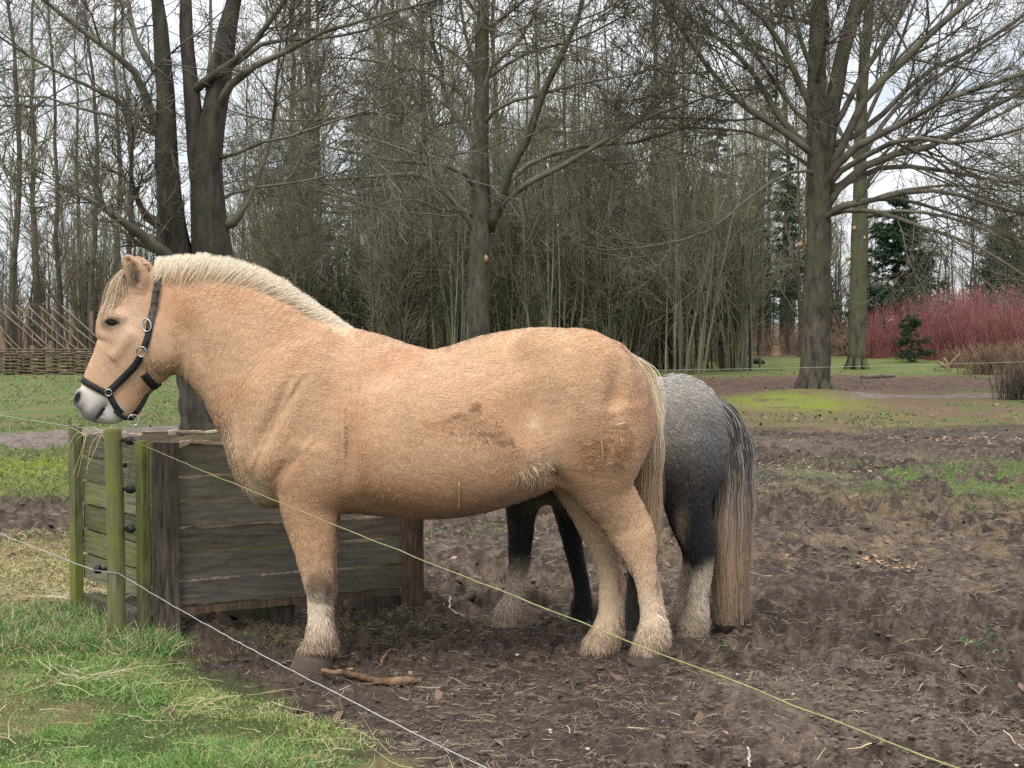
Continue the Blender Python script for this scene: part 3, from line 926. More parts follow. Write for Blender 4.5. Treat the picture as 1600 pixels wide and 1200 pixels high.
M['inner'] = noise_mat('inner', (.085, .068, .045), (.22, .175, .12), 11, (.55, .55, 7), .85, .4, (.12, .11, .04), 3, (.5, .7), bdist=.004, attr=True)
M['algae_post'] = noise_mat('algae_post', (.07, .066, .038), (.185, .18, .10), 26, (1.6, 1.6, .22), .9, .9, (.15, .165, .045), 5, (.36, .66), bdist=.004)
M['black_plastic'] = noise_mat('black_plastic', (.012, .012, .012), (.03, .03, .03), 20, (1, 1, 1), .5, 0)
M['wire_white'] = noise_mat('wire_white', (.30, .30, .28), (.46, .46, .44), 40, (1, 1, 1), .6, 0)
M['wire_yellow'] = noise_mat('wire_yellow', (.22, .23, .09), (.36, .36, .17), 40, (1, 1, 1), .6, 0)
M['rim'] = noise_mat('rim', (.22, .16, .11), (.45, .36, .27), 9, (1, 1, 4), .85, .4, bdist=.004)
M['straw'] = noise_mat('straw', (.36, .27, .13), (.6, .5, .3), 3, (1, 1, 1), .8, 0)

def rough_board(rng, a, b, up, thick, out, wav=.004, n=14):
    """Board from a to b (bottom edge line), height vector up, thickness along out, with an uneven sawn edge."""
    a, b, up, out = (np.asarray(v, float) for v in (a, b, up, out))
    t = np.linspace(0, 1, n)[:, None]
    L = a + (b - a) * t
    e0 = rng.normal(0, wav * .5, (n, 1)) * norm(up)
    e1 = rng.normal(0, wav, (n, 1)) * norm(up)
    rows = [L + e0, L + up + e1, L + up + e1 + out * thick, L + e0 + out * thick]
    V = np.concatenate(rows)
    F = []
    for s in range(4):
        s2 = (s + 1) % 4
        i = np.arange(n - 1)
        F.append(np.stack([s * n + i, s * n + i + 1, s2 * n + i + 1, s2 * n + i], -1))
    F.append(np.array([[0, n, 2 * n, 3 * n], [n - 1, 4 * n - 1, 3 * n - 1, 2 * n - 1]]))
    return V, [np.concatenate(F)]

def build_crate():
    rng = np.random.default_rng(44)
    A = np.array([-1.638, 6.95, 0]); B = np.array([-.45, 7.54, 0])          # front face, left to right
    d1 = norm(B - A); L1 = np.linalg.norm(B - A)
    C = np.array([-2.165, 7.62, 0]); d2 = norm(C - A); L2 = np.linalg.norm(C - A)
    D = B + C - A
    n1 = np.array([d1[1], -d1[0], 0])       # out of the front face
    n2 = np.array([-d2[1], d2[0], 0])
    if n2[0] > 0: n2 = -n2
    z = np.array([0, 0, 1.0])
    root = empty('wooden_crate', tuple((A + D) / 2), 'weathered grey plank feed crate with green algae, beside the chest of the dun horse', 'crate')
    def panel(name, a, b, n, mat, zs, th=.022, inset=0.0, drop=(0, 0)):
        mb = MB()
        for z0, z1 in zip(zs[:-1], zs[1:]):
            off = rng.normal(0, .0035); tone = rng.uniform(.7, 1.3) * np.array([1, rng.uniform(.96, 1.02), rng.uniform(.9, 1.02)])
            mb.add(*rough_board(rng, a + z * (z0 + .002) + n * off, b + z * (z0 + .002) + n * off, z * (z1 - z0 - .013), th, -n, .0028 if z1 < zs[-1] else .006, 24), col=tone)
        return mb.build(name, M[mat], root, smooth=False, col=True)
    zs = [.14, .235, .36, .485, .61, .735, .80, .885]
    panel('front_panel', A + d1 * .10, B - d1 * .08, n1, 'plank', [.14, .255, .385, .50, .625, .735, .885])
    panel('side_panel', A + d2 * .09, C - d2 * .06, n2, 'plank_green', [.17, .30, .42, .545, .665, .785, .895])
    panel('back_panel', C + d1 * .05, D - d1 * .05, -n1, 'inner', [.15, .30, .45, .60, .74, .875])
    panel('end_panel', B + d2 * .05, D - d2 * .05, -n2, 'inner', [.15, .30, .45, .60, .74, .875])
    def post(c, ax, w, t, h, mat, z0=-.04):
        n = norm(np.cross(ax, z))
        mb = MB()
        mb.add(*rough_board(rng, c + z * z0 - n * 0, c + ax * w + z * z0, z * (h - z0), t, -n if False else n, .004, 4))
        return mb.build('corner_post', M[mat], root, smooth=False)
    def stile(p, ax, n, w, t, h, mat, z0=-.05):
        """upright board on a face: from p along ax by w, standing t proud along n"""
        mb = MB()
        m = 12
        zz = np.linspace(z0, h, m)
        quad = [p + n * .004, p + ax * w + n * .004, p + ax * w + n * (t + .004), p + n * (t + .004)]
        V = np.concatenate([np.array(quad) + z * q + rng.normal(0, .0016, (4, 3)) for q in zz])
        F = []
        for i in range(m - 1):
            for s in range(4):
                F.append([i * 4 + s, i * 4 + (s + 1) % 4, i * 4 + 4 + (s + 1) % 4, i * 4 + 4 + s])
        F += [[3, 2, 1, 0], [4 * m - 4, 4 * m - 3, 4 * m - 2, 4 * m - 1]]
        mb.add(V, [np.array(F)])
        return mb.build('corner_post', M[mat], root, smooth=False, col=True)
    stile(A, d1, n1, .118, .03, .895, 'corner')
    stile(B - d1 * .105, d1, n1, .105, .03, .86, 'corner_red')
    stile(A + d2 * .02, d2, n2, .075, .03, .90, 'corner_green')
    stile(A + d2 * .005 - n1 * .0, d2, n2, .012, .012, .885, 'corner_green')
    stile(C - d2 * .075, d2, n2, .075, .04, .93, 'corner_green', z0=.02)
    stile(C + d1 * .32, d1, n1, .13, .02, .885, 'inner', z0=.1)      # inner strut seen above the front edge
    # pale broken top edge of the front and back boards
    for (a, b, nn, h) in ((A + d1 * .13, B - d1 * .11, n1, .885), (C + d1 * .08, D - d1 * .05, -n1, .876)):
        m = 60
        t = np.linspace(0, 1, m)[:, None]
        L = a + (b - a) * t + z * (h - .004 + .5 * rng.normal(0, .0035, (m, 1)) + .004 * np.sin(t * 23) + .003 * np.sin(t * 61))
        rows = [L + nn * .0035, L + nn * .0035 + z * .012, L - nn * .024 + z * .011, L - nn * .024]
        V = np.concatenate(rows); i = np.arange(m - 1); F = []
        for s in range(4):
            s2 = (s + 1) % 4
            F.append(np.stack([s * m + i, s * m + i + 1, s2 * m + i + 1, s2 * m + i], -1))
        part('top_edge', V, [np.concatenate(F)], M['rim'], root, None, False)
    # the long bottom rail, sagging
    mb = MB()
    mb.add(*rough_board(rng, A + d1 * .12 + z * .095 + n1 * .006, B - d1 * .11 + z * .105 + n1 * .006, z * .032, .03, -n1, .003, 16))
    mb.build('bottom_rail', M['corner_red'], root, smooth=False)
    mb = MB()
    for f in (.03, .5, .95):
        c = A + d1 * (L1 * f) + d2 * .05
        mb.add(*box(c + d2 * (L2 / 2 - .04) + z * .03, (.09, L2 - .1, .12), [d1, d2, z]))
    mb.build('skid', M['corner'], root, smooth=False)
    # iron straps' bolts on the side
    for s, h in ((.205, .78), (.30, .62)):
        V, F = tube1([A + d2 * s + z * h + n2 * .03, A + d2 * s + z * h + n2 * .05], [.012, .011], sides=10)
        part('bolt', V, F, M['black_plastic'], root)
    return A, B, C, d1, d2, n1, n2

def sag(a, b, n, s, rng=None):
    t = np.linspace(0, 1, n)[:, None]
    P = a + (b - a) * t
    P[:, 2] -= (4 * s * t * (1 - t))[:, 0]
    if rng is not None: P += rng.normal(0, .0009, P.shape)
    return P

def build_fence():
    rng = np.random.default_rng(8)
    px, py = 180, 1003
    g = Wg(px, py)
    Yp = 6.87; x = W(180, 900, Yp)[0]
    top = W(180, 668, Yp)[2]
    root = empty('fence_post', (x, Yp, 0), 'round green algae-covered fence post standing in front of the crate corner', 'post')
    zz = np.array([-.1, .05, .3, .6, top - .02, top - .004, top])
    rr = np.array([.041, .041, .040, .0395, .039, .037, .030])
    V, F = tube1(np.column_stack([x + .006 * np.sin(zz * 4), np.full(7, Yp), zz]), rr, None, 20)
    part('shaft', V, F, M['algae_post'], root)
    hs = [W(180, 688, Yp)[2], W(180, 764, Yp)[2], W(180, 826, Yp)[2], W(180, 889, Yp)[2]]
    for i, h in enumerate(hs):
        s = 1 if i < 3 else -1
        b = np.array([x + s * .036, Yp - .005, h])
        mb = MB()
        mb.add(*tube1([b, b + [s * .02, 0, 0], b + [s * .028, 0, 0]], [.008, .009, .012], sides=10))
        mb.add(*tube1([b + [s * .028, 0, 0], b + [s * .034, -.003, 0], b + [s * .05, -.004, .0], b + [s * .056, -.004, 0]], [.019, .021, .020, .012], sides=12))
        if i < 3: mb.add(*tube1([b + [s * .05, -.004, 0], b + [s * .062, -.006, -.004]], [.010, .007], sides=8))
        mb.build('insulator', M['black_plastic'], root)
    def wire(name, P, r, mat, label):
        V, F = tubes(P[None], np.full((1, len(P)), r), 6)
        return tag(part(name, V, F, M[mat]), label, 'wire')
    top_ins = np.array([x + .085, Yp - .01, hs[0]])
    P2 = np.array([.70, 1.62, .885])
    wire('fence_wire', sag(top_ins, P2, 60, .012, rng), .00115, 'wire_yellow', 'yellowish electric fence wire running from the post top across the front of the dun horse')
    low = np.array([x - .088, Yp - .028, hs[3]])
    low2 = np.array([x + .03, Yp - .05, hs[3] - .012])
    e2 = np.array([.36, 2.35, .565])
    B_ = np.vstack([sag(low, low2, 4, 0), sag(low2, e2, 60, .028, rng)[1:]])
    wire('fence_wire', B_, .0014, 'wire_white', 'white electric fence wire running low from the post over the turf edge')
    far1 = W(0, 828, 8.3)
    dirn = far1 - low
    wire('fence_wire', sag(low, low + dirn * 2.4, 40, .02, rng), .0020, 'wire_white', 'white electric fence wire from the post back over the dry turf')
    f2 = W(0, 645, 10.2)
    s2 = np.array([x - .04, Yp, top - .015])
    wire('fence_wire', sag(s2, s2 + (f2 - s2) * 2.0, 40, .015, rng), .0014, 'wire_white', 'thin pale wire from the post top back over the grey path')
    a, b = W(700, 582, 27.0), W(1700, 562, 27.0)
    wire('fence_wire', sag(a, b, 40, .04), .0030, 'wire_white', 'thin white fence wire crossing in front of the stout tree')
    # hay strands caught on the post and crate
    mb = MB()
    for _ in range(7):
        p = np.array([x + rng.normal(-.14, .07), Yp + .25 + rng.normal(0, .05), .915])
        d = norm(np.array([rng.normal(-.3, .9), rng.normal(0, .3), rng.normal(.2, .4)]))
        L = rng.uniform(.06, .2)
        P = np.array([p, p + d * L * .5 + [0, 0, .02], p + d * L + [0, 0, -.05]])
        mb.add(*tube1(P, [.0014, .0014, .0008], 6, 4, False))
    for _ in range(4):
        p = np.array([x - .20 + rng.normal(0, .03), Yp + .33, .91])
        P = np.array([p, p + [rng.normal(-.02, .02), -.03, -.05], p + [rng.normal(-.03, .03), -.035, -rng.uniform(.08, .2)]])
        mb.add(*tube1(P, [.0014, .0014, .0008], 6, 4, False))
    tag(mb.build('hay', M['straw']), 'a few dry hay stalks caught on the crate rim behind the post', 'hay', kind='stuff')

CRATE = build_crate()
build_fence()
# ------------------------------------------------------------------ horses: one implicit surface each
def smin(a, b, k):
    h = np.maximum(k - np.abs(a - b), 0) / k
    return np.minimum(a, b) - h * h * k * .25

class Body:
    def __init__(self, lo, hi, h):
        self.lo = np.array(lo, float); self.h = h
        self.n = np.ceil((np.array(hi) - self.lo) / h).astype(int) + 1
        self.ax = [self.lo[i] + np.arange(self.n[i]) * h for i in range(3)]
        self.vol = np.full(self.n, .3, np.float32)
    def sl(self, lo, hi):
        i0 = np.clip(np.floor((lo - self.lo) / self.h).astype(int), 0, self.n - 1)
        i1 = np.clip(np.ceil((hi - self.lo) / self.h).astype(int) + 1, i0 + 1, self.n)
        s = tuple(slice(a, b) for a, b in zip(i0, i1))
        X = self.ax[0][s[0]][:, None, None].astype(np.float32)
        Y = self.ax[1][s[1]][None, :, None].astype(np.float32)
        Z = self.ax[2][s[2]][None, None, :].astype(np.float32)
        return s, X, Y, Z
    def chain(self, st, k=.04, step=.022, egg=0.0, cap0=None, cap1=None, pw=2.0, mar=.07):
        """st rows: x, y, z, in-plane radius, lateral (y) half width."""
        st = np.asarray(st, float)
        L = np.linalg.norm(np.diff(st[:, :3], axis=0), axis=1).sum()
        A = resample(st, max(len(st), int(L / step) + 1))
        A[:, 3:] = np.maximum(A[:, 3:], .006)
        lo = (A[:, :3] - A[:, 3:].max(1)[:, None]).min(0) - mar
        hi = (A[:, :3] + A[:, 3:].max(1)[:, None]).max(0) + mar
        s0, _, _, _ = self.sl(lo, hi)
        tmp = np.full(self.vol[s0].shape, .3, np.float32)
        off = np.array([q.start for q in s0])
        for i in range(len(A) - 1):
            a, b = A[i, :3], A[i + 1, :3]
            d = b - a; l = np.linalg.norm(d)
            if l < 1e-6: continue
            d = d / l
            r = max(A[i, 3], A[i + 1, 3]); w = max(A[i, 4], A[i + 1, 4])
            ext = max(r, w) + mar
            s, X, Y, Z = self.sl(np.minimum(a, b) - ext, np.maximum(a, b) + ext)
            px, py, pz = X - a[0], Y - a[1], Z - a[2]
            al = px * d[0] + py * d[1] + pz * d[2]
            t = np.clip(al / l, 0, 1)
            cx, cy, cz = px - t * l * d[0], py - t * l * d[1], pz - t * l * d[2]
            o = cx * d[0] + cy * d[1] + cz * d[2]
            # in-plane normal: perpendicular to the axis inside the xz plane
            nn = np.array([-d[2], 0, d[0]]); nn /= max(np.linalg.norm(nn), 1e-6)
            ip = cx * nn[0] + cz * nn[2]
            lat = np.sqrt(np.maximum(cx * cx + cy * cy + cz * cz - o * o - ip * ip, 0))
            rr = A[i, 3] + (A[i + 1, 3] - A[i, 3]) * t
            ww = A[i, 4] + (A[i + 1, 4] - A[i, 4]) * t
            if egg: ww = ww * (1 - egg * np.clip(ip / rr * np.sign(nn[2] if abs(nn[2]) > .1 else 1), -1, 1))
            co = np.minimum(rr, ww) * .5
            if i == 0 and cap0 is not None: co = np.where(o < 0, cap0, co)
            if i == len(A) - 2 and cap1 is not None: co = np.where(o > 0, cap1, co)
            a_, b_, c_ = np.abs(ip) / rr, lat / ww, np.abs(o) / co
            if pw != 2.0:
                k0 = ((a_ ** pw + b_ ** pw) ** (2 / pw) + c_ ** 2) ** .5
            else:
                k0 = np.sqrt(a_ * a_ + b_ * b_ + c_ * c_)
            k1 = np.sqrt((ip / rr ** 2) ** 2 + (lat / ww ** 2) ** 2 + (o / co ** 2) ** 2)
            dd = k0 * (k0 - 1) / np.maximum(k1, 1e-5)
            dd = np.where(k0 < .02, -np.minimum(rr, ww), dd)
            ts = tuple(slice(q.start - f, q.stop - f) for q, f in zip(s, off))
            # guard the slice against the chain's own box
            ts2, ss = [], []
            for q, dim in zip(ts, tmp.shape):
                a0, a1 = max(q.start, 0), min(q.stop, dim)
                ts2.append(slice(a0, a1)); ss.append(slice(a0 - q.start, a1 - q.start))
            tmp[tuple(ts2)] = np.minimum(tmp[tuple(ts2)], dd[tuple(ss)])
        self.vol[s0] = smin(self.vol[s0], tmp, k)
    def blob(self, c, r, k=.05, ang=0.0, sub=False):
        """Ellipsoid; ang turns it in the xz plane. sub carves instead."""
        c, r = np.asarray(c, float), np.asarray(r, float)
        m = r.max() + .06
        s, X, Y, Z = self.sl(c - m, c + m)
        x, y, z = X - c[0], Y - c[1], Z - c[2]
        ca, sa = math.cos(ang), math.sin(ang)
        x, z = x * ca + z * sa, -x * sa + z * ca
        k0 = np.sqrt((x / r[0]) ** 2 + (y / r[1]) ** 2 + (z / r[2]) ** 2)
        k1 = np.sqrt((x / r[0] ** 2) ** 2 + (y / r[1] ** 2) ** 2 + (z / r[2] ** 2) ** 2)
        d = np.where(k0 < .02, -r.min(), k0 * (k0 - 1) / np.maximum(k1, 1e-5))
        self.vol[s] = -smin(-self.vol[s], d, k) if sub else smin(self.vol[s], d, k)
    def surface(self, iters=3):
        v = self.vol
        ins = v < 0
        nx, ny, nz = v.shape
        cnt = np.zeros((nx - 1, ny - 1, nz - 1), np.int8)
        for dx in (0, 1):
            for dy in (0, 1):
                for dz in (0, 1):
                    cnt += ins[dx:nx - 1 + dx, dy:ny - 1 + dy, dz:nz - 1 + dz]
        act = (cnt > 0) & (cnt < 8)
        I = np.argwhere(act)
        idx = np.full(act.shape, -1, np.int32); idx[act] = np.arange(len(I))
        pos = np.zeros((len(I), 3)); num = np.zeros(len(I))
        C = [(0, 0, 0), (1, 0, 0), (0, 1, 0), (0, 0, 1), (1, 1, 0), (1, 0, 1), (0, 1, 1), (1, 1, 1)]
        E = [(0, 1), (0, 2), (0, 3), (1, 4), (1, 5), (2, 4), (2, 6), (3, 5), (3, 6), (4, 7), (5, 7), (6, 7)]
        val = [v[I[:, 0] + c[0], I[:, 1] + c[1], I[:, 2] + c[2]] for c in C]
        for a, b in E:
            cr = (val[a] < 0) != (val[b] < 0)
            t = val[a][cr] / (val[a][cr] - val[b][cr])
            pa, pb = np.array(C[a], float), np.array(C[b], float)
            pos[cr] += pa + (pb - pa) * t[:, None]; num[cr] += 1
        P = self.lo + (I + pos / num[:, None]) * self.h
        Q = []
        for axis in range(3):
            a = [slice(None)] * 3; b = [slice(None)] * 3
            a[axis] = slice(0, -1); b[axis] = slice(1, None)
            i0, i1 = ins[tuple(a)], ins[tuple(b)]
            J = np.argwhere(i0 != i1)
            o1, o2 = (axis + 1) % 3, (axis + 2) % 3
            J = J[(J[:, o1] > 0) & (J[:, o2] > 0) & (J[:, o1] < v.shape[o1] - 1) & (J[:, o2] < v.shape[o2] - 1)]
            flip = i0[J[:, 0], J[:, 1], J[:, 2]]
            e1 = np.eye(3, dtype=int)[o1]; e2 = np.eye(3, dtype=int)[o2]
            c = [J - e1 - e2, J - e2, J, J - e1]
            q = np.stack([idx[k[:, 0], k[:, 1], k[:, 2]] for k in c], -1)
            q[~flip] = q[~flip][:, ::-1]
            Q.append(q)
        Q = np.concatenate(Q)
        Q = Q[(Q >= 0).all(1)]
        e = np.concatenate([Q[:, [0, 1]], Q[:, [1, 2]], Q[:, [2, 3]], Q[:, [3, 0]]])
        for lam in [.5, -.52] * iters:
            s = np.zeros_like(P); n = np.bincount(e[:, 0], minlength=len(P)).astype(float)
            for j in range(3):
                s[:, j] = np.bincount(e[:, 0], P[e[:, 1], j], minlength=len(P)) 
            n = np.maximum(n, 1)
            P = P + lam * (s / n[:, None] - P)
        return P, Q

def vnormals(P, Q):
    n = np.cross(P[Q[:, 2]] - P[Q[:, 0]], P[Q[:, 3]] - P[Q[:, 1]])
    N = np.zeros_like(P)
    for c in range(4):
        for j in range(3):
            N[:, j] += np.bincount(Q[:, c], n[:, j], minlength=len(P))
    return norm(N)

def st(P, Q, Y, w, rs=1.0):
    """Station from the picture outline: front/top pixel P, back/bottom pixel Q at depth Y, half width w."""
    a, b = W(*P, Y), W(*Q, Y)
    c = (a + b) / 2
    return [*c, np.linalg.norm(a - b) / 2 * rs, w]

# value noise in 3-D built from two planes, for coat flecks
def n3(P, s, seed):
    return .5 * (fbm(P[:, 0] * s + P[:, 1] * s * .7, P[:, 2] * s + P[:, 1] * s * .4, 3, seed) + fbm(P[:, 0] * s - P[:, 1] * s, P[:, 2] * s + 5, 3, seed + 9))

def ribbons(rng, root, d0, length, width, k=4, droop=.3, side_ref=None, jit=.08, taper=.25, bend=None):
    """Flat tapering hairs: root (n,3), start direction, lengths, widths -> verts, faces. Each ends in a narrow tip."""
    n = len(root)
    pts = [root]
    d = norm(d0)
    for s in range(k):
        pts.append(pts[-1] + d * (length / k)[:, None])
        d = norm(d + np.array([0, 0, -1.0]) * (droop / k) + rng.normal(0, jit, (n, 3)) + (0 if bend is None else bend / k))
    P = np.stack(pts, 1)
    T = norm(P[:, -1] - P[:, 0])
    ref = rng.normal(0, 1, (n, 3)) if side_ref is None else side_ref + rng.normal(0, .15, (n, 3))
    S = norm(np.cross(T, ref))
    wv = width[:, None] * np.linspace(1, taper, k + 1)[None] * .5
    V = np.stack([P - S[:, None] * wv[..., None], P + S[:, None] * wv[..., None]], 2).reshape(-1, 3)
    b = (np.arange(n) * (k + 1) * 2)[:, None]
    i = np.arange(k)[None] * 2
    F = np.stack([b + i, b + i + 1, b + i + 3, b + i + 2], -1).reshape(-1, 4)
    return V, F, k + 1

def coat_mat(name, rough=.75):
    m, N, L, b = new_mat(name, rough, .12)
    at = N.new('ShaderNodeAttribute'); at.attribute_name = 'Col'
    b.inputs['Sheen Weight'].default_value = .12
    b.inputs['Sheen Roughness'].default_value = .5
    L.new(at.outputs['Color'], b.inputs['Base Color'])
    return m
M['coat'] = coat_mat('coat')
M['hair'] = coat_mat('hair', .55)
m_, N_, L_, b_ = new_mat('eye', .05, .6); b_.inputs['Base Color'].default_value = (.006, .004, .003, 1); M['eye'] = m_
M['strap'] = noise_mat('strap', (.009, .009, .010), (.028, .027, .028), 60, (1, 1, 1), .6, .3, bdist=.001)
M['strap_worn'] = noise_mat('strap_worn', (.025, .021, .017), (.11, .09, .07), 55, (1, 1, 1), .7, .3, bdist=.001)
m_, N_, L_, b_ = new_mat('steel', .3, .5); b_.inputs['Base Color'].default_value = (.42, .41, .39, 1); b_.inputs['Metallic'].default_value = .9; M['steel'] = m_

def fur(rng, P, Q, N, col, flow, density, length, width, lift=.22, cmul=.16, keep=None, jit=.22, ntilt=.22):
    """Short coat hairs over the skin, part of the same mesh."""
    cen = P[Q].mean(1)
    n = density
    f = rng.integers(0, len(Q), n)
    u, v = rng.random(n)[:, None], rng.random(n)[:, None]
    q = P[Q[f]]
    root = (q[:, 0] * (1 - u) + q[:, 1] * u) * (1 - v) + (q[:, 3] * (1 - u) + q[:, 2] * u) * v
    nn = N[Q[f, 0]]
    fl = flow(root)
    L = length(root) if callable(length) else np.full(n, length)
    ok = L > .001
    if keep is not None: ok &= keep(root)
    root, nn, fl, L, f = root[ok], nn[ok], fl[ok], L[ok], f[ok]
    n = len(root)
    L = L * rng.uniform(.6, 1.3, n)
    fl = fl + rng.normal(0, jit, (n, 3))
    # clumps share a heading
    cx = np.floor(root[:, 0] * 38) * 7.1 + np.floor(root[:, 2] * 38) * 3.3
    fl = fl + np.column_stack([np.sin(cx * 1.7), np.sin(cx * 2.3), np.sin(cx * 3.1)]) * .25
    t = norm(fl - (fl * nn).sum(1)[:, None] * nn)
    d = norm(t + nn * (lift * rng.uniform(.5, 1.5, n))[:, None])
    s = norm(np.cross(d, nn)) * (width * .5 * rng.uniform(.7, 1.3, n))[:, None]
    r0 = root - nn * .0006
    mid = r0 + d * (L * .55)[:, None] 
    tip = mid + norm(d - nn * lift * .7) * (L * .45)[:, None]
    V = np.stack([r0 - s, r0 + s, mid - s * .8, mid + s * .8, tip], 1).reshape(-1, 3)
    b = np.arange(n)[:, None] * 5
    Fq = b + np.array([[0, 1, 3, 2]]); Ft = b + np.array([[2, 3, 4]])
    c = col[Q[f, 0]] * (1 + rng.normal(0, cmul, n) + .05 * np.sin(cx))[:, None].clip(.5, 1.6)
    C = np.repeat(c, 5, 0)
    sn = norm(nn + d * ntilt * rng.normal(0, 1, n)[:, None] - fl * 0)
    return V, [Fq, Ft], C, np.repeat(sn, 5, 0)

# ---------------------------------------------------------------- the dun horse
YM = 6.5          # its mid plane
def build_dun():
    rng = np.random.default_rng(21)
    hoof = W(490, 1047, 6.36)
    B = Body((W(90, 400, YM)[0] - .05, YM - .42, -.06), (W(1075, 400, YM)[0], YM + .42, W(240, 385, YM)[2] + .02), .0062)
    # trunk of the body
    T = [((385, 620), (385, 725), .10), ((410, 585), (410, 762), .155), ((450, 556), (450, 788), .205), ((505, 536), (505, 800), .245), ((560, 530), (560, 801), .268),
         ((600, 541), (600, 805), .28), ((640, 548), (640, 809), .292), ((690, 546), (690, 809), .302), ((740, 535), (740, 800), .308), ((790, 519), (790, 783), .305),
         ((840, 511), (840, 762), .30), ((880, 513), (880, 752), .295), ((920, 522), (920, 750), .28), ((955, 538), (955, 745), .255), ((985, 560), (985, 725), .20), ((999, 590), (999, 690), .13)]
    B.chain([st(p, q, YM, w) for p, q, w in T], .03, .02, egg=.16, cap0=.03, cap1=.015, pw=2.25)
    # withers ridge, back muscle
    B.chain([[*W(520, 545, YM), .075, .07], [*W(575, 555, YM), .085, .075], [*W(640, 572, YM), .07, .07]], .08, egg=.0)
    # neck
    Nk = [((258, 425), (272, 566), .078), ((300, 424), (290, 586), .088), ((345, 424), (306, 602), .100), ((395, 436), (324, 622), .118), ((445, 459), (343, 648), .142), ((500, 492), (362, 690), .172),
          ((550, 530), (395, 735), .165)]
    B.chain([st(p, q, YM, w) for p, q, w in Nk], .09, .02, cap0=.04, cap1=.12, pw=2.1, egg=0)
    # head
    Hd = [((212, 413), (272, 470), .066), ((182, 434), (276, 520), .086), ((163, 466), (276, 556), .099), ((158, 500), (268, 582), .098), ((148, 534), (249, 597), .086),
          ((137, 563), (232, 612), .072), ((127, 588), (216, 634), .062), ((119, 610), (197, 648), .058), ((116, 630), (182, 655), .055), ((124, 648), (166, 661), .042)]
    Hd = [((a + 4, b), (c + 3, d), w) for (a, b), (c, d), w in Hd]
    B.chain([st(p, q, YM, w) for p, q, w in Hd], .03, .015, cap0=.03, cap1=.014, pw=2.2)
    for s in (-1, 1):
        def sh(px, py, d):
            q = W(px, py, YM - d); q[1] = YM + s * d
            return q
        # head relief: jowl, eye socket, brow, facial crest, nostril, lips
        B.blob(sh(246, 536, .062), (.098, .050, .118), .03, .35)
        B.blob(sh(176, 497, .080), (.050, .024, .036), .03, .25)
        B.chain([[*(sh(160, 488, .078)), .010, .012], [*(sh(176, 489, .086)), .010, .012], [*(sh(194, 496, .084)), .009, .011]], .02)
        B.chain([[*(sh(206, 523, .082)), .018, .018], [*(sh(180, 556, .072)), .015, .018]], .03)
        B.blob(sh(176, 503.5, .104), (.026, .013, .013), .008, .12, sub=True)
        B.blob(sh(126, 622, .042), (.030, .024, .042), .02, -.25)
        B.blob(sh(121, 622, .066), (.011, .018, .026), .006, -.35, sub=True)
        B.blob(sh(150, 642, .030), (.040, .026, .030), .02, .6)
        B.blob(sh(157, 646, .060), (.0055, .030, .040), .005, -.6, sub=True)
        B.chain([[*(sh(147, 662, .050)), .0065, .022], [*(sh(156, 645, .062)), .006, .02]], .006) if False else None
        # shoulder, forearm root, haunch, stifle, point of buttock
        B.blob(sh(455, 640, .155), (.15, .075, .27), .08, -.45)
        B.blob(sh(425, 715, .135), (.10, .07, .10), .07, 0)
        B.blob(sh(500, 735, .175), (.13, .065, .13), .06, .5)
        B.blob(sh(690, 690, .215), (.34, .10, .24), .12, 0)
        B.blob(sh(905, 610, .185), (.22, .115, .25), .10, .1)
        B.blob(sh(935, 690, .165), (.17, .085, .20), .08, .2)
        B.blob(sh(880, 712, .185), (.10, .07, .12), .06, .3)
        B.blob(sh(842, 545, .17), (.09, .07, .06), .07, 0)
        # ear
        e = lambda px, py, d: [*sh(px, py, d)]
        B.chain([e(219, 452, .058) + [.036, .028], e(217, 438, .070) + [.045, .028], e(211, 424, .078) + [.046, .024], e(203, 410, .082) + [.034, .018], e(197, 400, .083) + [.014, .010]], .02, .008)
        B.chain([e(215, 443, .098) + [.012, .018], e(211, 431, .100) + [.024, .021], e(206, 420, .101) + [.022, .019], e(201, 410, .098) + [.012, .014]], .012, .008) if False else None
        for (px, py, rx, rz) in ((215, 441, .016, .020), (211, 430, .027, .034), (206, 419, .025, .030), (200, 408, .013, .020)):
            B.blob(sh(px, py, .106), (rx, .024, rz), .006, .35, sub=True)
        # creases between the muscles
        B.blob(sh(541, 735, .300), (.022, .032, .17), .05, -.06, sub=True)
        B.blob(sh(420, 668, .268), (.018, .045, .15), .06, -.5, sub=True)
        B.blob(sh(447, 735, .258), (.016, .035, .09), .05, -.7, sub=True)
        B.blob(sh(838, 640, .335), (.11, .035, .12), .06, .2, sub=True)
        B.blob(sh(962, 640, .290), (.03, .035, .20), .06, -.12, sub=True)
        B.blob(sh(880, 765, .235), (.02, .04, .09), .05, .5, sub=True)
        B.blob(sh(300, 530, .125), (.02, .03, .10), .04, .25, sub=True)
        B.blob(sh(560, 560, .295), (.13, .03, .035), .06, .5, sub=True)
        B.blob(sh(225, 500, .115), (.018, .018, .06), .03, .2, sub=True)
        B.blob(sh(196, 470, .115), (.028, .016, .02), .03, .4, sub=True)
    # breast between the front legs
    B.blob(W(420, 745, YM), (.11, .13, .12), .08)
    B.blob(W(405, 700, YM) , (.10, .12, .13), .08)
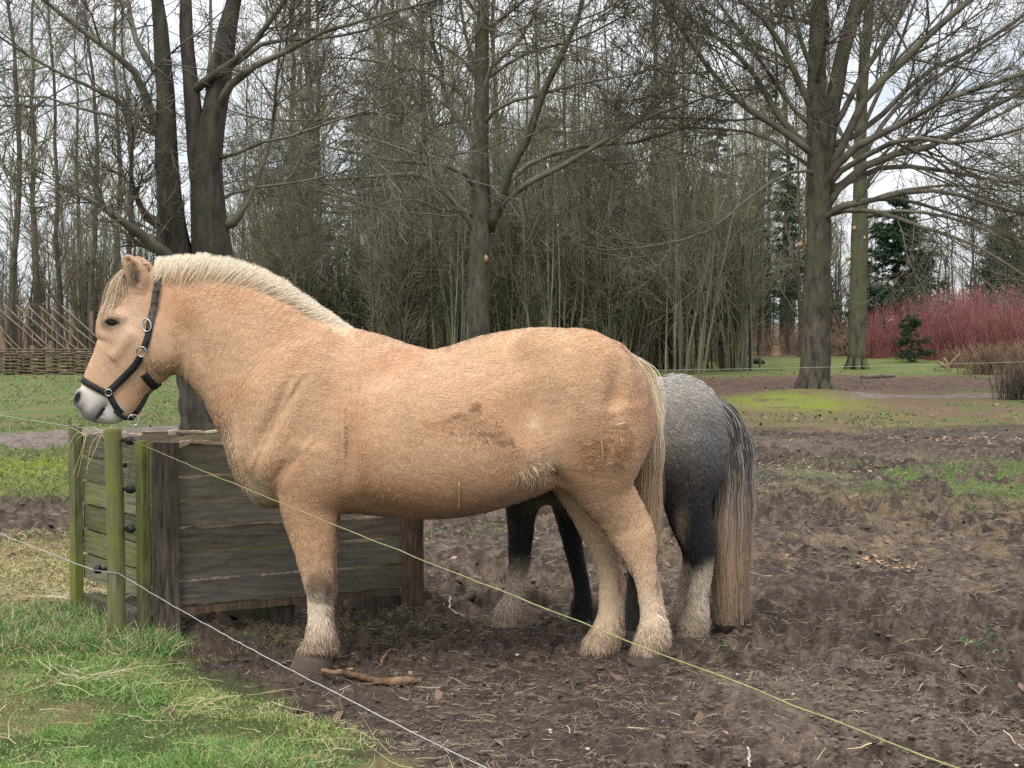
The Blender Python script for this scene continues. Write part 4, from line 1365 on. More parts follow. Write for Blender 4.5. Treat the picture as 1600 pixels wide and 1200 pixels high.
    # front legs
    def front(Y, yt, dx=0):
        F = [((452, 690), (548, 715), .10, yt), ((440, 752), (536, 765), .088, yt), ((438, 785), (527, 795), .080, .5), ((446, 818), (526, 822), .074, 0), ((457, 850), (524, 850), .066, 0), ((464, 876), (521, 874), .058, 0),
             ((470, 896), (521, 896), .055, 0), ((475, 914), (519, 914), .052, 0), ((479, 930), (516, 931), .043, 0), ((481, 955), (514, 956), .036, 0), ((480, 976), (516, 978), .037, 0),
             ((478, 993), (521, 997), .044, 0), ((474, 1006), (521, 1010), .046, 0), ((466, 1020), (516, 1026), .045, 0), ((460, 1032), (516, 1036), .052, 0)]
        rows = []
        for p, q, w, m in F:
            yy = Y if not isinstance(m, str) else 0
            yy = Y + (yt - Y) * (1 if m == yt else m)
            r = st((p[0] + dx, p[1]), (q[0] + dx, q[1]), Y, w)
            r[1] = yy
            rows.append(r)
        B.chain(rows, .035, .016, cap1=.012)
        # hoof
        h = [W(488 + dx, 1028, Y), W(484 + dx, 1049, Y)]
        B.chain([[*h[0], .070, .054], [*h[1], .086, .066]], .008, .01, cap0=.01, cap1=.006)
        B.blob(W(500 + dx, 913, Y) + [0, -.03, 0], (.045, .03, .055), .03)
    front(6.355, YM - .155)
    front(6.645, YM + .155, 5)
    # hind legs
    def hind(Y, yt, rows_px, toe):
        rows = []
        for p, q, w, m in rows_px:
            r = st(p, q, Y, w); r[1] = Y + (yt - Y) * m
            rows.append(r)
        B.chain(rows, .04, .016, cap0=.05, cap1=.012)
        h = [W(toe[0] + 6, toe[1] - 22, Y), W(*toe, Y)]
        B.chain([[*h[0], .066, .052], [*h[1], .082, .063]], .008, .01, cap0=.01, cap1=.006)
    NH = [((848, 640), (1000, 650), .13, 1), ((856, 695), (1001, 692), .13, 1), ((874, 733), (994, 734), .112, .8), ((898, 764), (991, 766), .092, .5), ((922, 792), (1002, 790), .077, .2), ((942, 820), (1016, 813), .066, 0),
          ((957, 844), (1024, 834), .060, 0), ((969, 864), (1026, 856), .053, 0), ((983, 884), (1026, 882), .045, 0), ((992, 906), (1029, 906), .040, 0), ((997, 932), (1032, 932), .036, 0), ((1000, 958), (1036, 958), .038, 0),
          ((998, 980), (1043, 980), .046, 0), ((994, 998), (1044, 1002), .048, 0), ((988, 1013), (1036, 1020), .050, 0), ((984, 1026), (1034, 1032), .056, 0)]
    hind(6.41, YM - .165, NH, (1008, 1041))
    FH = [((836, 660), (960, 660), .12, 1), ((842, 712), (955, 712), .115, 1), ((858, 745), (950, 748), .095, .8), ((877, 774), (952, 777), .080, .5), ((893, 800), (958, 803), .070, .2), ((906, 826), (965, 830), .060, 0),
          ((919, 852), (968, 856), .052, 0), ((930, 880), (970, 882), .045, 0), ((935, 906), (971, 907), .040, 0), ((936, 932), (972, 932), .037, 0), ((935, 952), (974, 954), .040, 0),
          ((929, 974), (974, 977), .047, 0), ((920, 992), (970, 998), .050, 0), ((909, 1009), (962, 1016), .056, 0)]
    hind(6.63, YM + .165, FH, (932, 1027))
    # sheath
    B.blob(W(842, 742, YM), (.10, .05, .05), .06, .5)
    P, Q = B.surface(3)
    N = vnormals(P, Q)

    # ------------- coat colour by body region (dun, golden back, browner underside, cream legs and groin, grey-white muzzle, mud stains)
    s = PXM(YM)
    def pix(P):
        # outline coordinates of the side view, in picture units at the mid plane
        c, sn = math.cos(TILT), math.sin(TILT)
        y, z = np.where(P[:, 2] < .62, P[:, 1], YM - np.abs(P[:, 1] - YM)), P[:, 2] - CAM_H
        dep = y * c - z * sn
        return 800 + P[:, 0] / dep * FPX, 600 - (y * sn + z * c) / dep * FPX
    def colour(P):
        px, py = pix(P)
        def bl(cx, cy, rx, ry, a=0, hard=0):
            ca, sa = math.cos(a), math.sin(a)
            dx, dy = px - cx, py - cy
            u, v = (dx * ca + dy * sa) / rx, (-dx * sa + dy * ca) / ry
            return np.exp(-(u * u + v * v))
        na, nb, nc = n3(P, 6, 1), n3(P, 18, 2), n3(P, 45, 3)
        near = (P[:, 1] < YM + .02).astype(float)
        dun = np.array([.485, .298, .178])
        c = np.tile(dun, (len(P), 1))
        c = mixc(c, (.53, .352, .225), sstep(.4, .65, na) * .55)
        c = mixc(c, (.41, .222, .125), sstep(.55, .35, na) * .35)
        # golden rump and back
        c = mixc(c, (.55, .355, .20), np.clip(bl(860, 540, 160, 60), 0, 1) * .7)
        # pinkish brown shoulder flecks
        c = mixc(c, (.40, .225, .13), sstep(.56, .72, nb) * .35 * np.clip(bl(450, 660, 120, 110), 0, 1))
        # browner underside of the barrel
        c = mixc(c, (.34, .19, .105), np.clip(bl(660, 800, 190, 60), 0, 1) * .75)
        # head paler
        hd = sstep(.55, .9, bl(190, 540, 120, 140))
        c = mixc(c, (.49, .33, .225), hd * .7)
        c = mixc(c, (.66, .50, .36), bl(190, 505, 26, 18) * .7)
        c = mixc(c, (.60, .38, .24), bl(150, 560, 20, 40) * .5)
        # light muzzle and lips
        mz = sstep(0, 16, (py - (587 + (px - 118) * .52)) ) * sstep(215, 175, px) * (px < 230) * (py < 690)
        c = mixc(c, (.58, .555, .52), mz * .95)
        lip = bl(158, 640, 16, 9, -1.0)
        c = mixc(c, (.10, .098, .105), np.clip((bl(150, 645, 13, 17, .5) * 1.1 + bl(163, 628, 7, 12, .6) * .6), 0, 1) * .85 * mz)
        c = mixc(c, (.12, .11, .115), bl(133, 648, 16, 10, .6) * mz * .9)
        c = mixc(c, (.62, .60, .57), bl(172, 647, 12, 10) * mz * .9)
        c = mixc(c, (.05, .045, .05), np.clip(bl(157, 645, 17, 3.0, -.97) * 1.3, 0, 1) * .9 * near)
        c = mixc(c, (.035, .03, .03), np.clip(bl(121, 622, 6, 12, .3) * 1.6, 0, 1) * near)
        # dark skin round the eye, pale ring beyond
        c = mixc(c, (.07, .05, .04), np.clip(bl(175, 503, 15, 7.5, .05) * 1.3, 0, 1) * .8)
        # inside of the ear
        ear = np.clip(bl(209, 427, 11, 21, -.3) * 1.6, 0, 1) * (py < 452)
        c = mixc(c, (.20, .145, .098), ear * .9)
        c = mixc(c, (.075, .05, .035), np.clip(bl(211, 434, 6, 13, -.25) * 1.4, 0, 1) * ear)
        # cream in the chest, flank, groin and legs
        c = mixc(c, (.66, .53, .38), np.clip(bl(396, 765, 22, 26) * 1.2, 0, 1) * .75)
        c = mixc(c, (.68, .50, .33), bl(362, 690, 12, 50, -.2) * .5)
        c = mixc(c, (.72, .55, .38), np.clip(bl(838, 735, 34, 20, -.6) * 1.2, 0, 1) * .7)
        c = mixc(c, (.62, .50, .40), np.clip(bl(845, 765, 34, 22), 0, 1) * (np.abs(P[:, 1] - YM) < .15) * .8)
        leg = sstep(850, 960, py)
        c = mixc(c, (.60, .425, .27), sstep(770, 850, py) * .6)
        c = mixc(c, (.63, .50, .365), leg * .9)
        c = mixc(c, (.57, .37, .22), np.clip(bl(985, 800, 45, 60), 0, 1) * .5 * near)
        c = mixc(c, (.60, .45, .31), sstep(.02, .10, P[:, 1] - YM) * sstep(740, 790, py) * .8)
        # front leg: tan forearm, dark knee patch, grey fetlock
        c = mixc(c, (.46, .27, .155), np.clip(bl(490, 838, 60, 60), 0, 1) * .75)
        c = mixc(c, (.095, .058, .036), np.clip(bl(498, 911, 21, 22) * 1.5, 0, 1) * sstep(.3, .5, nb * .5 + bl(498, 911, 20, 20) * .5) * .95)
        c = mixc(c, (.26, .16, .10), bl(500, 895, 18, 14) * .6)
        c = mixc(c, (.68, .59, .47), bl(500, 950, 26, 24) * .8)
        c = mixc(c, (.22, .20, .19), bl(503, 1000, 10, 14) * .75)
        c = mixc(c, (.30, .215, .15), sstep(965, 1020, py) * .9 * sstep(.2, .45, nb))
        # dark hooves, muddy
        c = mixc(c, (.062, .05, .04), sstep(1011, 1024, py + 14 * (nb - .5)) * .9)
        # mud and bedding stains on barrel and thigh
        m1 = np.clip(bl(705, 655, 44, 10, -.35) + bl(742, 637, 9, 9) + bl(770, 680, 34, 12, .25) + bl(745, 668, 40, 14, .15), 0, 1)
        nd = n3(P, 85, 4)
        rag = np.clip(nc * .5 + nd * .5 + (nd - .5) * 1.2, 0, 1)
        m1 = sstep(.26, .52, m1 * (.25 + rag * 1.05))
        c = mixc(c, (.31, .18, .10), m1 * .5 * near)
        m2 = np.clip(bl(742, 634, 8, 7) + bl(752, 676, 26, 4, .1) + bl(783, 688, 18, 5, .5) + bl(712, 649, 32, 3.5, -.35) + bl(760, 690, 16, 4, .2) + bl(805, 690, 10, 4, .9) + bl(700, 672, 14, 3, .5), 0, 1)
        c = mixc(c, (.16, .095, .06), sstep(.3, .55, m2 * (.25 + rag)) * .6 * near)
        m3 = np.clip(bl(930, 705, 40, 34) + bl(972, 690, 16, 40), 0, 1)
        c = mixc(c, (.29, .165, .09), sstep(.36, .5, m3 * (.2 + rag)) * .7 * near)
        m4 = np.clip(bl(940, 735, 46, 14) + bl(915, 715, 10, 12), 0, 1)
        c = mixc(c, (.34, .20, .115), sstep(.35, .6, m4 * (.4 + nb)) * .6 * near)
        m5 = np.clip(bl(600, 770, 110, 28, .08), 0, 1)
        c = mixc(c, (.33, .18, .09), sstep(.42, .62, m5 * (.35 + nb)) * .4 * near)
        m6 = np.clip(bl(800, 545, 60, 10, -.35), 0, 1)
        c = mixc(c, (.42, .24, .12), sstep(.4, .6, m6 * (.3 + nc)) * .25 * near)
        # shade of the neck groove painted as a darker line; the dorsal stripe
        c = mixc(c, (.40, .195, .095), bl(462, 560, 34, 5, -.95) * .5 * near)
        c = mixc(c, (.44, .22, .115), np.clip(bl(280, 470, 40, 22, .5), 0, 1) * .3)
        c = mixc(c, (.20, .12, .075), sstep(.022, .008, np.abs(P[:, 1] - YM)) * (P[:, 2] > 1.25) * sstep(560, 600, px) * .35)
        # cream coat climbing into the mane
        cr = np.interp(px, [245, 300, 360, 420, 470, 520, 560], [424, 424, 428, 447, 472, 503, 528])
        mb = sstep(24, 4, py - cr) * (px > 240) * (px < 560) * sstep(560, 530, px)
        c = mixc(c, (.74, .55, .35), mb * .7)
        fw = bl(836, 668, 10, 10)
        c = mixc(c, (.72, .58, .45), fw * .3)
        return np.clip(c * np.array([.985, .96, .955]) * ((.94 + .12 * nc) * (.89 + .22 * nb))[:, None], .01, .9)
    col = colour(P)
    px, py = pix(P)

    def flow(R_):
        qx, qy = pix(R_)
        n = len(R_)
        f = np.tile(np.array([.85, 0, -.55]), (n, 1))
        neck = sstep(520, 400, qx) * sstep(800, 700, qy)
        f = f * (1 - neck)[:, None] + neck[:, None] * np.array([.62, 0, -.8])
        head = sstep(290, 255, qx)
        f = f * (1 - head)[:, None] + head[:, None] * np.array([-.25, 0, -1.0])
        leg = sstep(760, 830, qy)
        f = f * (1 - leg)[:, None] + leg[:, None] * np.array([.12, 0, -1.0])
        # swirl at the flank
        dx, dy = qx - 838, qy - 690
        w = np.exp(-(dx * dx + dy * dy) / 55 ** 2)
        f = f * (1 - w)[:, None] + w[:, None] * np.column_stack([dx, 0 * dx, -dy]) / 25
        wob = (fbm(qx * .012, qy * .012, 3, 77) - .5)[:, None]
        return f + wob * np.array([.6, 0, 1.2])
    def flen(R_):
        qx, qy = pix(R_)
        L = np.full(len(R_), .021)
        L = np.where(qx < 270, .011, L)
        L = np.where((qx < 215) & (qy > 600) & (qy < 690), .005, L)
        L = np.where((np.hypot((qx - 175) / 20, (qy - 503) / 11) < 1) & (qy < 560), .0, L)
        L = np.where((np.hypot((qx - 208) / 16, (qy - 426) / 28) < 1), .006, L)
        L = np.where(qy > 840, .020, L)
        L = np.where(qy > 1022, 0, L)
        return L
    cen_keep = lambda R_: (R_[:, 1] < YM + .14) | (R_[:, 2] < .7) | (np.random.default_rng(2).random(len(R_)) < .35)
    V1, F1, C1, S1 = fur(rng, P, Q, N, col, flow, 560000, flen, .0042, .105, .075, cen_keep, .15, .10)
    # tousled clumps where the coat is rubbed and muddy
    def clump_len(R_):
        qx, qy = pix(R_)
        g = np.exp(-(((qx - 745) / 55) ** 2 + ((qy - 668) / 32) ** 2)) + np.exp(-(((qx - 945) / 42) ** 2 + ((qy - 700) / 42) ** 2)) + .5 * np.exp(-(((qx - 600) / 90) ** 2 + ((qy - 770) / 25) ** 2))
        return np.where((g > .35 + .3 * fbm(qx * .08, qy * .08, 2, 5)) & (R_[:, 1] < YM), .026, 0)
    V2, F2, C2, S2 = fur(rng, P, Q, N, col, flow, 60000, clump_len, .0045, .22, .12, None, .5, .35)
    # feathering on fetlocks and the backs of the legs
    def feather_len(R_):
        qx, qy = pix(R_)
        L = np.zeros(len(R_))
        fet = (qy > 972) & (qy < 1012)
        L = np.where(fet, .042, L)
        back = (qy > 880) & (qy <= 975) & (((qx > 508) & (qx < 540)) | ((qx > 1026) & (qx < 1050)) | ((qx > 966) & (qx < 984)))
        L = np.where(back, .045, L)
        jaw = (qx > 225) & (qx < 285) & (qy > 560) & (qy < 612)
        L = np.where(jaw, .018, L)
        chest = (qx > 335) & (qx < 400) & (qy > 640) & (qy < 790) & (np.abs(R_[:, 1] - YM) < .13)
        L = np.where(chest, .034, L)
        flank = (np.hypot((qx - 842) / 30, (qy - 738) / 18) < 1)
        L = np.where(flank, .045, L)
        return L
    def feather_flow(R_):
        qx, qy = pix(R_)
        f = np.tile(np.array([.35, 0, -1.0]), (len(R_), 1))
        f[:, 0] = np.where((qx > 1020) & (qy > 930), .75, f[:, 0])
        return f
    V3, F3, C3, S3 = fur(rng, P, Q, N, col, feather_flow, 300000, feather_len, .0036, .20, .16, None, .2, .3)
    mb = MB()
    mb.add(P, Q, col)
    for V, F, C in ((V1, F1, C1), (V2, F2, C2), (V3, F3, C3)): mb.add(V, F, C)
    V, F, C = mb.out()
    SN = np.concatenate([N, S1, S2, S3])
    base = np.array([W(700, 1040, YM)[0], YM, 0.0])
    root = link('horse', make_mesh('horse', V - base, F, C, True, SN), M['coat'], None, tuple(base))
    tag(root, 'stocky dun horse with upright cream mane and black halter, standing side-on by the crate', 'horse')
    def prt(name, V, F, mat, col=None, parent=None, smooth=True, nrm=None):
        return part(name, V, F, mat, parent or root, col, smooth, nrm)

    bvh = BVHTree.FromPolygons([tuple(v) for v in P[::1]], [tuple(int(i) for i in q) for q in Q])
    def skin(px_, py_, side=-1, off=.004):
        eye = Vector((0, 0, CAM_H))
        h = bvh.ray_cast(eye, (Vector(W(px_, py_, YM)) - eye).normalized())
        if h[0] is None or abs(h[0][1] - YM) > .5:
            h = bvh.find_nearest(Vector(W(px_, py_, YM)))
        if side > 0:
            o = Vector((h[0][0], YM + 1.0, h[0][2]))
            h2 = bvh.ray_cast(o, Vector((0, -1, 0)))
            h = h2 if h2[0] is not None else h
        return np.array(h[0]) + np.array(h[1]) * off, np.array(h[1])
    # eyes
    for sgn in (-1, 1):
        c, n = skin(175.5, 503.5, sgn, -.004)
        a = np.linspace(0, math.pi, 12); b = np.linspace(0, 2 * math.pi, 20, endpoint=False)
        V = np.array([[math.cos(i), math.sin(i) * math.cos(j), math.sin(i) * math.sin(j)] for i in a for j in b])
        V = V * [.028, .016, .0175]
        ca = .12; V = np.column_stack([V[:, 0] * math.cos(ca) + V[:, 2] * math.sin(ca), V[:, 1], -V[:, 0] * math.sin(ca) + V[:, 2] * math.cos(ca)])
        F = [[i * 20 + j, i * 20 + (j + 1) % 20, i * 20 + 20 + (j + 1) % 20, i * 20 + 20 + j] for i in range(11) for j in range(20)]
        e = prt('eye', V + c, [np.array(F)], M['eye'])
        lid = []
        for t in np.linspace(-.15, math.pi + .15, 12):
            p, nn = skin(175.5 - 10.6 * math.cos(t), 503.5 - 6.6 * math.sin(t) - 1.0 * math.cos(t), sgn, .003)
            lid.append(p)
        V, F = tube1(lid, [.002, .0045, .0055, .006, .006, .006, .006, .006, .006, .0055, .0045, .002], 24, 8)
        prt('eyelid', V, F, M['coat'], np.tile((.16, .10, .07), (len(V), 1)))
        n = 34
        t = rng.uniform(.3, 2.6, n)
        rt = np.array([skin(175.5 - 9.2 * math.cos(q), 503.5 - 5.0 * math.sin(q), sgn, .005)[0] for q in t])
        V, F, k = ribbons(rng, rt, np.tile([-.5, sgn * 1.0, -.5], (n, 1)) + rng.normal(0, .2, (n, 3)), rng.uniform(.014, .024, n), np.full(n, .0014), 2, .4)
        prt('eyelash', V, [F], M['hair'], np.tile((.03, .022, .02), (len(V), 1)))
    # ---- mane
    crest = np.array([(232, 424), (252, 421), (275, 420), (300, 420), (330, 422), (360, 428), (390, 437), (420, 449), (450, 464), (480, 481), (510, 499), (530, 512), (548, 523)], float)
    top = np.array([(240, 405), (250, 400), (278, 397), (308, 393), (340, 396), (378, 404), (414, 418), (444, 434), (474, 455), (500, 474), (526, 492), (544, 505), (556, 520)], float)
    n = 36000
    t = rng.uniform(0, 1, n) ** .95
    i = np.clip((t * 12).astype(int), 0, 11); u = (t * 12 - i)[:, None]
    rp = crest[i] * (1 - u) + crest[i + 1] * u; tp = top[i] * (1 - u) + top[i + 1] * u
    lat = np.clip(rng.normal(-.005, .022, n), -.055, .045)
    rt = np.array([W(a, b, YM) for a, b in rp]); tt = np.array([W(a, b, YM) for a, b in tp])
    lowr = np.abs(lat) * rng.uniform(.5, 2.1, n)
    d = tt - rt
    ln = np.linalg.norm(d, axis=1)
    rt = rt + np.column_stack([np.zeros(n), lat, -lowr - .012])
    ln2 = (ln + lowr * .9 + .012) * rng.uniform(.88, 1.06, n) * (1 - .25 * (np.abs(lat) / .055) ** 2)
    tuft = np.sin(t * 150) * .05 + np.sin(t * 61 + 1) * .08
    mref = norm(np.column_stack([.1 * np.ones(n), np.where(lat < .004, -1.0, 1.0), np.full(n, .55)]))
    d = norm(d) + np.column_stack([tuft * .8 + .10, lat * 5.0, np.zeros(n)]) + rng.normal(0, .05, (n, 3))
    V, F, k = ribbons(rng, rt, d, ln2, rng.uniform(.0012, .0024, n), 4, .12, mref, .035, .3, bend=np.column_stack([.22 + tuft, -lat * 8, -.05 + 0 * t]))
    dark = (np.abs(lat) < .009) & (rng.random(n) < (.35 + .45 * (np.sin(t * 23) > .3)))
    cb = np.where(dark[:, None], np.array([[.055, .045, .04]]), np.array([[.57, .42, .275]]))
    cb = cb * rng.uniform(.8, 1.12, (n, 1))
    kk = np.linspace(0, 1, k)[None, :, None]
    root_c = np.where(dark[:, None], np.array([[.10, .07, .05]]), np.array([[.42, .25, .145]]))
    tipc = np.where(dark[:, None], cb, np.array([[.74, .655, .515]]) * rng.uniform(.85, 1.1, (n, 1)))
    w1 = np.clip(kk * 2.2 - .55, 0, 1); w2 = np.clip(kk * 2.4 - 1.4, 0, 1)
    cc = (root_c[:, None] * (1 - w1) + cb[:, None] * w1) * (1 - w2) + tipc[:, None] * w2
    prt('mane', V, [F], M['hair'], np.clip(np.repeat(cc, 2, 1).reshape(-1, 3), 0, .92), nrm=np.repeat(norm(mref + rng.normal(0, .12, (n, 3))), 2 * k, 0))
    # ---- forelock
    n = 4200
    k = 8
    edge = resample(np.array([(153, 483, 0), (160, 490, 0), (172, 483, 0), (184, 470, 0), (195, 458, 0), (203, 446, 0)], float), 40)
    PP = np.zeros((n, k, 3)); NN = np.zeros((n, k, 3))
    for q in range(n):
        t = rng.random()
        sd_ = -1 if rng.random() < .66 else 1
        e = edge[int(t ** .8 * 39)]
        g, gn = skin(e[0] + rng.normal(0, 2.5), e[1] + rng.normal(0, 6) - (8 if sd_ > 0 else 0), sd_, .0)
        if rng.random() < .35:      # the middle of the forehead
            g = W(e[0] - 4, e[1] - 6, YM) + [0, rng.normal(0, .02), 0]
        r0 = W(232 - 18 * (1 - t) - rng.random() * 8, 416 - 4 * t, YM) + [0, rng.normal(0, .02) + (.012 * sd_), 0]
        lay_ = rng.uniform(.003, .030)
        f_ = rng.uniform(.65, 1.05)
        for c_ in range(k):
            f = c_ / (k - 1) * f_
            p = r0 * (1 - f) + g * f
            p[0] -= .02 * math.sin(min(f, 1) * math.pi) * (1 - t); p[2] += .03 * math.sin(min(f, 1) * math.pi)
            h = bvh.find_nearest(Vector(p))
            o_ = lay_ * (.35 + 1.1 * math.sin(math.pi * min(f + .12, 1)))
            PP[q, c_] = np.array(h[0]) + np.array(h[1]) * o_
            NN[q, c_] = np.array(h[1])
    for _ in range(2):
        PP[:, 1:-1] = (PP[:, :-2] + 2 * PP[:, 1:-1] + PP[:, 2:]) / 4
    PP += rng.normal(0, .0008, (n, k, 3))
    nr = norm(NN.mean(1) + rng.normal(0, .12, (n, 3)))
    S = norm(np.cross(norm(PP[:, -1] - PP[:, 0]), nr))
    wv = rng.uniform(.0018, .0034, n)[:, None] * np.linspace(1, .3, k)[None] * .5
    V = np.stack([PP - S[:, None] * wv[..., None], PP + S[:, None] * wv[..., None]], 2).reshape(-1, 3)
    b = (np.arange(n) * k * 2)[:, None]; ii = np.arange(k - 1)[None] * 2
    F = np.stack([b + ii, b + ii + 1, b + ii + 3, b + ii + 2], -1).reshape(-1, 4)
    cb = np.where(rng.random((n, 1)) < .05, [[.14, .12, .10]], [[.60, .455, .31]]) * rng.uniform(.78, 1.15, (n, 1))
    prt('forelock', V, [F], M['hair'], np.clip(np.repeat(cb, k * 2, 0), 0, .9), nrm=np.repeat(nr, k * 2, 0))
    # ---- tail
    tail = np.array([[*W(984, 551, YM), .035], [*W(1001, 568, YM), .052], [*W(1011, 600, YM), .060], [*W(1016, 650, YM), .058], [*W(1016, 700, YM), .056], [*W(1012, 750, YM + .02), .058], [*W(1010, 800, YM + .02), .056],
                     [*W(1008, 850, YM + .03), .052], [*W(1000, 910, YM + .03), .046], [*W(990, 985, YM + .03), .028]])
    n = 5200
    Kt = 14
    A = resample(tail, 60)
    V_, C_ = [], []
    s0 = np.concatenate([rng.uniform(0, .30, n // 2), rng.uniform(0, .12, n - n // 2)])
    s1 = np.clip(s0 + np.where(rng.random(n) < .3, rng.uniform(.12, .5, n), rng.uniform(.5, 1.0, n)), 0, 1)
    ph, rad = rng.uniform(0, 6.28, n), np.sqrt(rng.random(n))
    lay = rng.normal(0, .012, (n, 2))
    PP = np.zeros((n, Kt, 3))
    for j in range(Kt):
        f = j / (Kt - 1)
        sv = s0 + (s1 - s0) * f
        q = sv * 59; i = np.clip(q.astype(int), 0, 58); u = (q - i)[:, None]
        a = A[i] * (1 - u) + A[i + 1] * u
        spread = a[:, 3] * rad * min(1, .25 + f * 2.2)
        PP[:, j] = a[:, :3] + np.column_stack([np.cos(ph) * spread + lay[:, 0] * f + .004 * np.sin(sv * 40 + ph * 3), np.sin(ph) * spread * .75 + lay[:, 1] * f, 0 * f * ph])
    tref = norm(np.column_stack([np.cos(ph), np.sin(ph) - .4, .25 * np.ones(n)]) + rng.normal(0, .2, (n, 3)))
    S = norm(np.cross(PP[:, -1] - PP[:, 0], tref))
    wv = rng.uniform(.0020, .0036, n)[:, None] * np.linspace(1, .35, Kt)[None] * .5
    V = np.stack([PP - S[:, None] * wv[..., None], PP + S[:, None] * wv[..., None]], 2).reshape(-1, 3)
    b = (np.arange(n) * Kt * 2)[:, None]; ii = np.arange(Kt - 1)[None] * 2
    F = np.stack([b + ii, b + ii + 1, b + ii + 3, b + ii + 2], -1).reshape(-1, 4)
    q = pix(PP.reshape(-1, 3))[1].reshape(n, Kt)
    inner = (rad < .45)[:, None]
    c1, c2, c3 = np.array([.70, .56, .38]), np.array([.34, .235, .15]), np.array([.035, .028, .024])
    m12 = sstep(620, 740, q + rng.normal(0, 18, (n, 1)))[..., None]; m23 = sstep(830, 900, q + rng.normal(0, 14, (n, 1)))[..., None]
    cc = (c1 * (1 - m12) + c2 * m12) * (1 - m23) + c3 * m23
    dk = ((rng.random((n, 1)) < .22) & (np.abs(ph - 4.7) > .8)[:, None] & inner)[..., None]
    cc = np.where(dk, cc * .35, cc) * rng.uniform(.72, 1.2, (n, 1, 1))
    prt('tail', V, [F], M['hair'], np.clip(np.repeat(cc, 2, 1).reshape(-1, 3), .01, .9), nrm=np.repeat(tref, 2 * Kt, 0))

    # ---- halter
    def strap(path, w, side=-1, off=.006, n=26, th=.0035):
        """A strap over the skin along a picture path on one side."""
        A = resample(np.column_stack([np.array(path, float), np.zeros(len(path))]), n)
        pts = [skin(a[0], a[1], side, off) for a in A]
        return ribbon_strap(np.array([p[0] for p in pts]), np.array([p[1] for p in pts]), w, th)
    def ribbon_strap(P_, Nn, w, th=.0035):
        n = len(P_)
        for _ in range(3):
            P_[1:-1] = (P_[:-2] + 2 * P_[1:-1] + P_[2:]) / 4
            Nn[1:-1] = norm(Nn[:-2] + 2 * Nn[1:-1] + Nn[2:])
        T = np.gradient(P_, axis=0); T = norm(T)
        S = norm(np.cross(T, Nn)) * w / 2
        N2 = norm(np.cross(S, T)) * th
        N2 *= np.sign((N2 * Nn).sum(1))[:, None]
        V = np.stack([P_ - S, P_ + S, P_ + S * .96 + N2, P_ - S * .96 + N2], 1).reshape(-1, 3)
        F = []
        for i in range(n - 1):
            for s_ in range(4):
                F.append([i * 4 + s_, i * 4 + (s_ + 1) % 4, i * 4 + 4 + (s_ + 1) % 4, i * 4 + 4 + s_])
        F += [[3, 2, 1, 0], [4 * n - 4, 4 * n - 3, 4 * n - 2, 4 * n - 1]]
        return V, [np.array(F)]
    def wrap(c, u, v, r, a0, a1, w, n=40, off=.006):
        """A strap round the head: in the plane of u and v about c, from angle a0 to a1, dropped onto the skin."""
        P_, Nn = [], []
        for a in np.linspace(a0, a1, n):
            d = u * math.cos(a) + v * math.sin(a)
            h = bvh.ray_cast(Vector(c + d * r), Vector(-d))
            p = np.array(h[0]) if h[0] is not None else c + d * r * .4
            P_.append(p + d * off); Nn.append(d)
        return ribbon_strap(np.array(P_), np.array(Nn), w)
    ey = np.array([0, 1.0, 0])
    mbh = MB()
    for sd_ in (-1, 1):
        mbh.add(*strap([(225, 545), (229, 535), (233, 524), (236, 505), (240, 482), (244, 455), (248, 430), (247, 416)], .028, sd_, .007, 30))
        mbh.add(*strap([(221, 556), (212, 570), (200, 583), (186, 597), (172, 611)], .030, sd_, .007, 26))
    cpt = W(250, 418, YM) + [0, 0, -.04]
    V, F = wrap(cpt, np.array([0, -1.0, 0]), np.array([-.05, 0, 1.0]), .3, -.1, math.pi + .1, .028, 30, .018)
    halter = prt('halter', *mbh.out()[:2], M['strap_worn'] if False else M['strap'])
    hp = lambda name, V, F, mat: part(name, V, F, M[mat], halter)
    hp('crownpiece', V, F, 'strap_worn')
    for sd_ in (-1, 1):
        V, F = strap([(234.5, 516), (237, 500), (241, 478), (245, 452), (248.5, 428), (248, 412)], .030, sd_, .0095, 30)
        hp('cheek_strap', V, F, 'strap_worn')
    # noseband round the nose, chin band below
    a, b_ = W(122, 588, YM), W(170, 612, YM)
    c = (a + b_) / 2 + (b_ - a) * .1
    u = norm(a - b_)
    V, F = wrap(c, u, ey, .25, -2.5, 2.5, .026, 54, .006)
    hp('noseband', V, F, 'strap')
    for sd_ in (-1, 1):
        V, F = strap([(170, 613), (175, 624), (182, 636), (190, 645)], .026, sd_, .006, 14)
        hp('chin_strap', V, F, 'strap')
    V, F = tube1([W(184, 640, YM) + [0, -.055, 0], W(198, 652, YM) + [0, -.04, 0], W(207, 654, YM), W(198, 652, YM) + [0, .04, 0], W(184, 640, YM) + [0, .055, 0]], .0085, 20, 8)
    hp('chin_strap', V, F, 'strap')
    # throat piece under the jaw and down to the chin ring
    a, b_ = W(226, 572, YM), W(243, 597, YM)
    V, F = wrap(a + [0, 0, -.01], norm(b_ - a), ey, .3, -1.25, 1.25, .034, 34, .006)
    hp('throat_strap', V, F, 'strap')
    V, F = ribbon_strap(np.array([W(239, 597, YM) + [0, -.02, 0], W(233, 612, YM) + [0, -.02, 0], W(228, 628, YM) + [0, -.02, 0], W(219, 640, YM) + [0, -.02, 0], W(210, 650, YM) + [0, -.01, 0]]), np.tile([-.3, -1.0, 0], (5, 1)).astype(float), .024, .005)
    hp('throat_strap', V, F, 'strap')
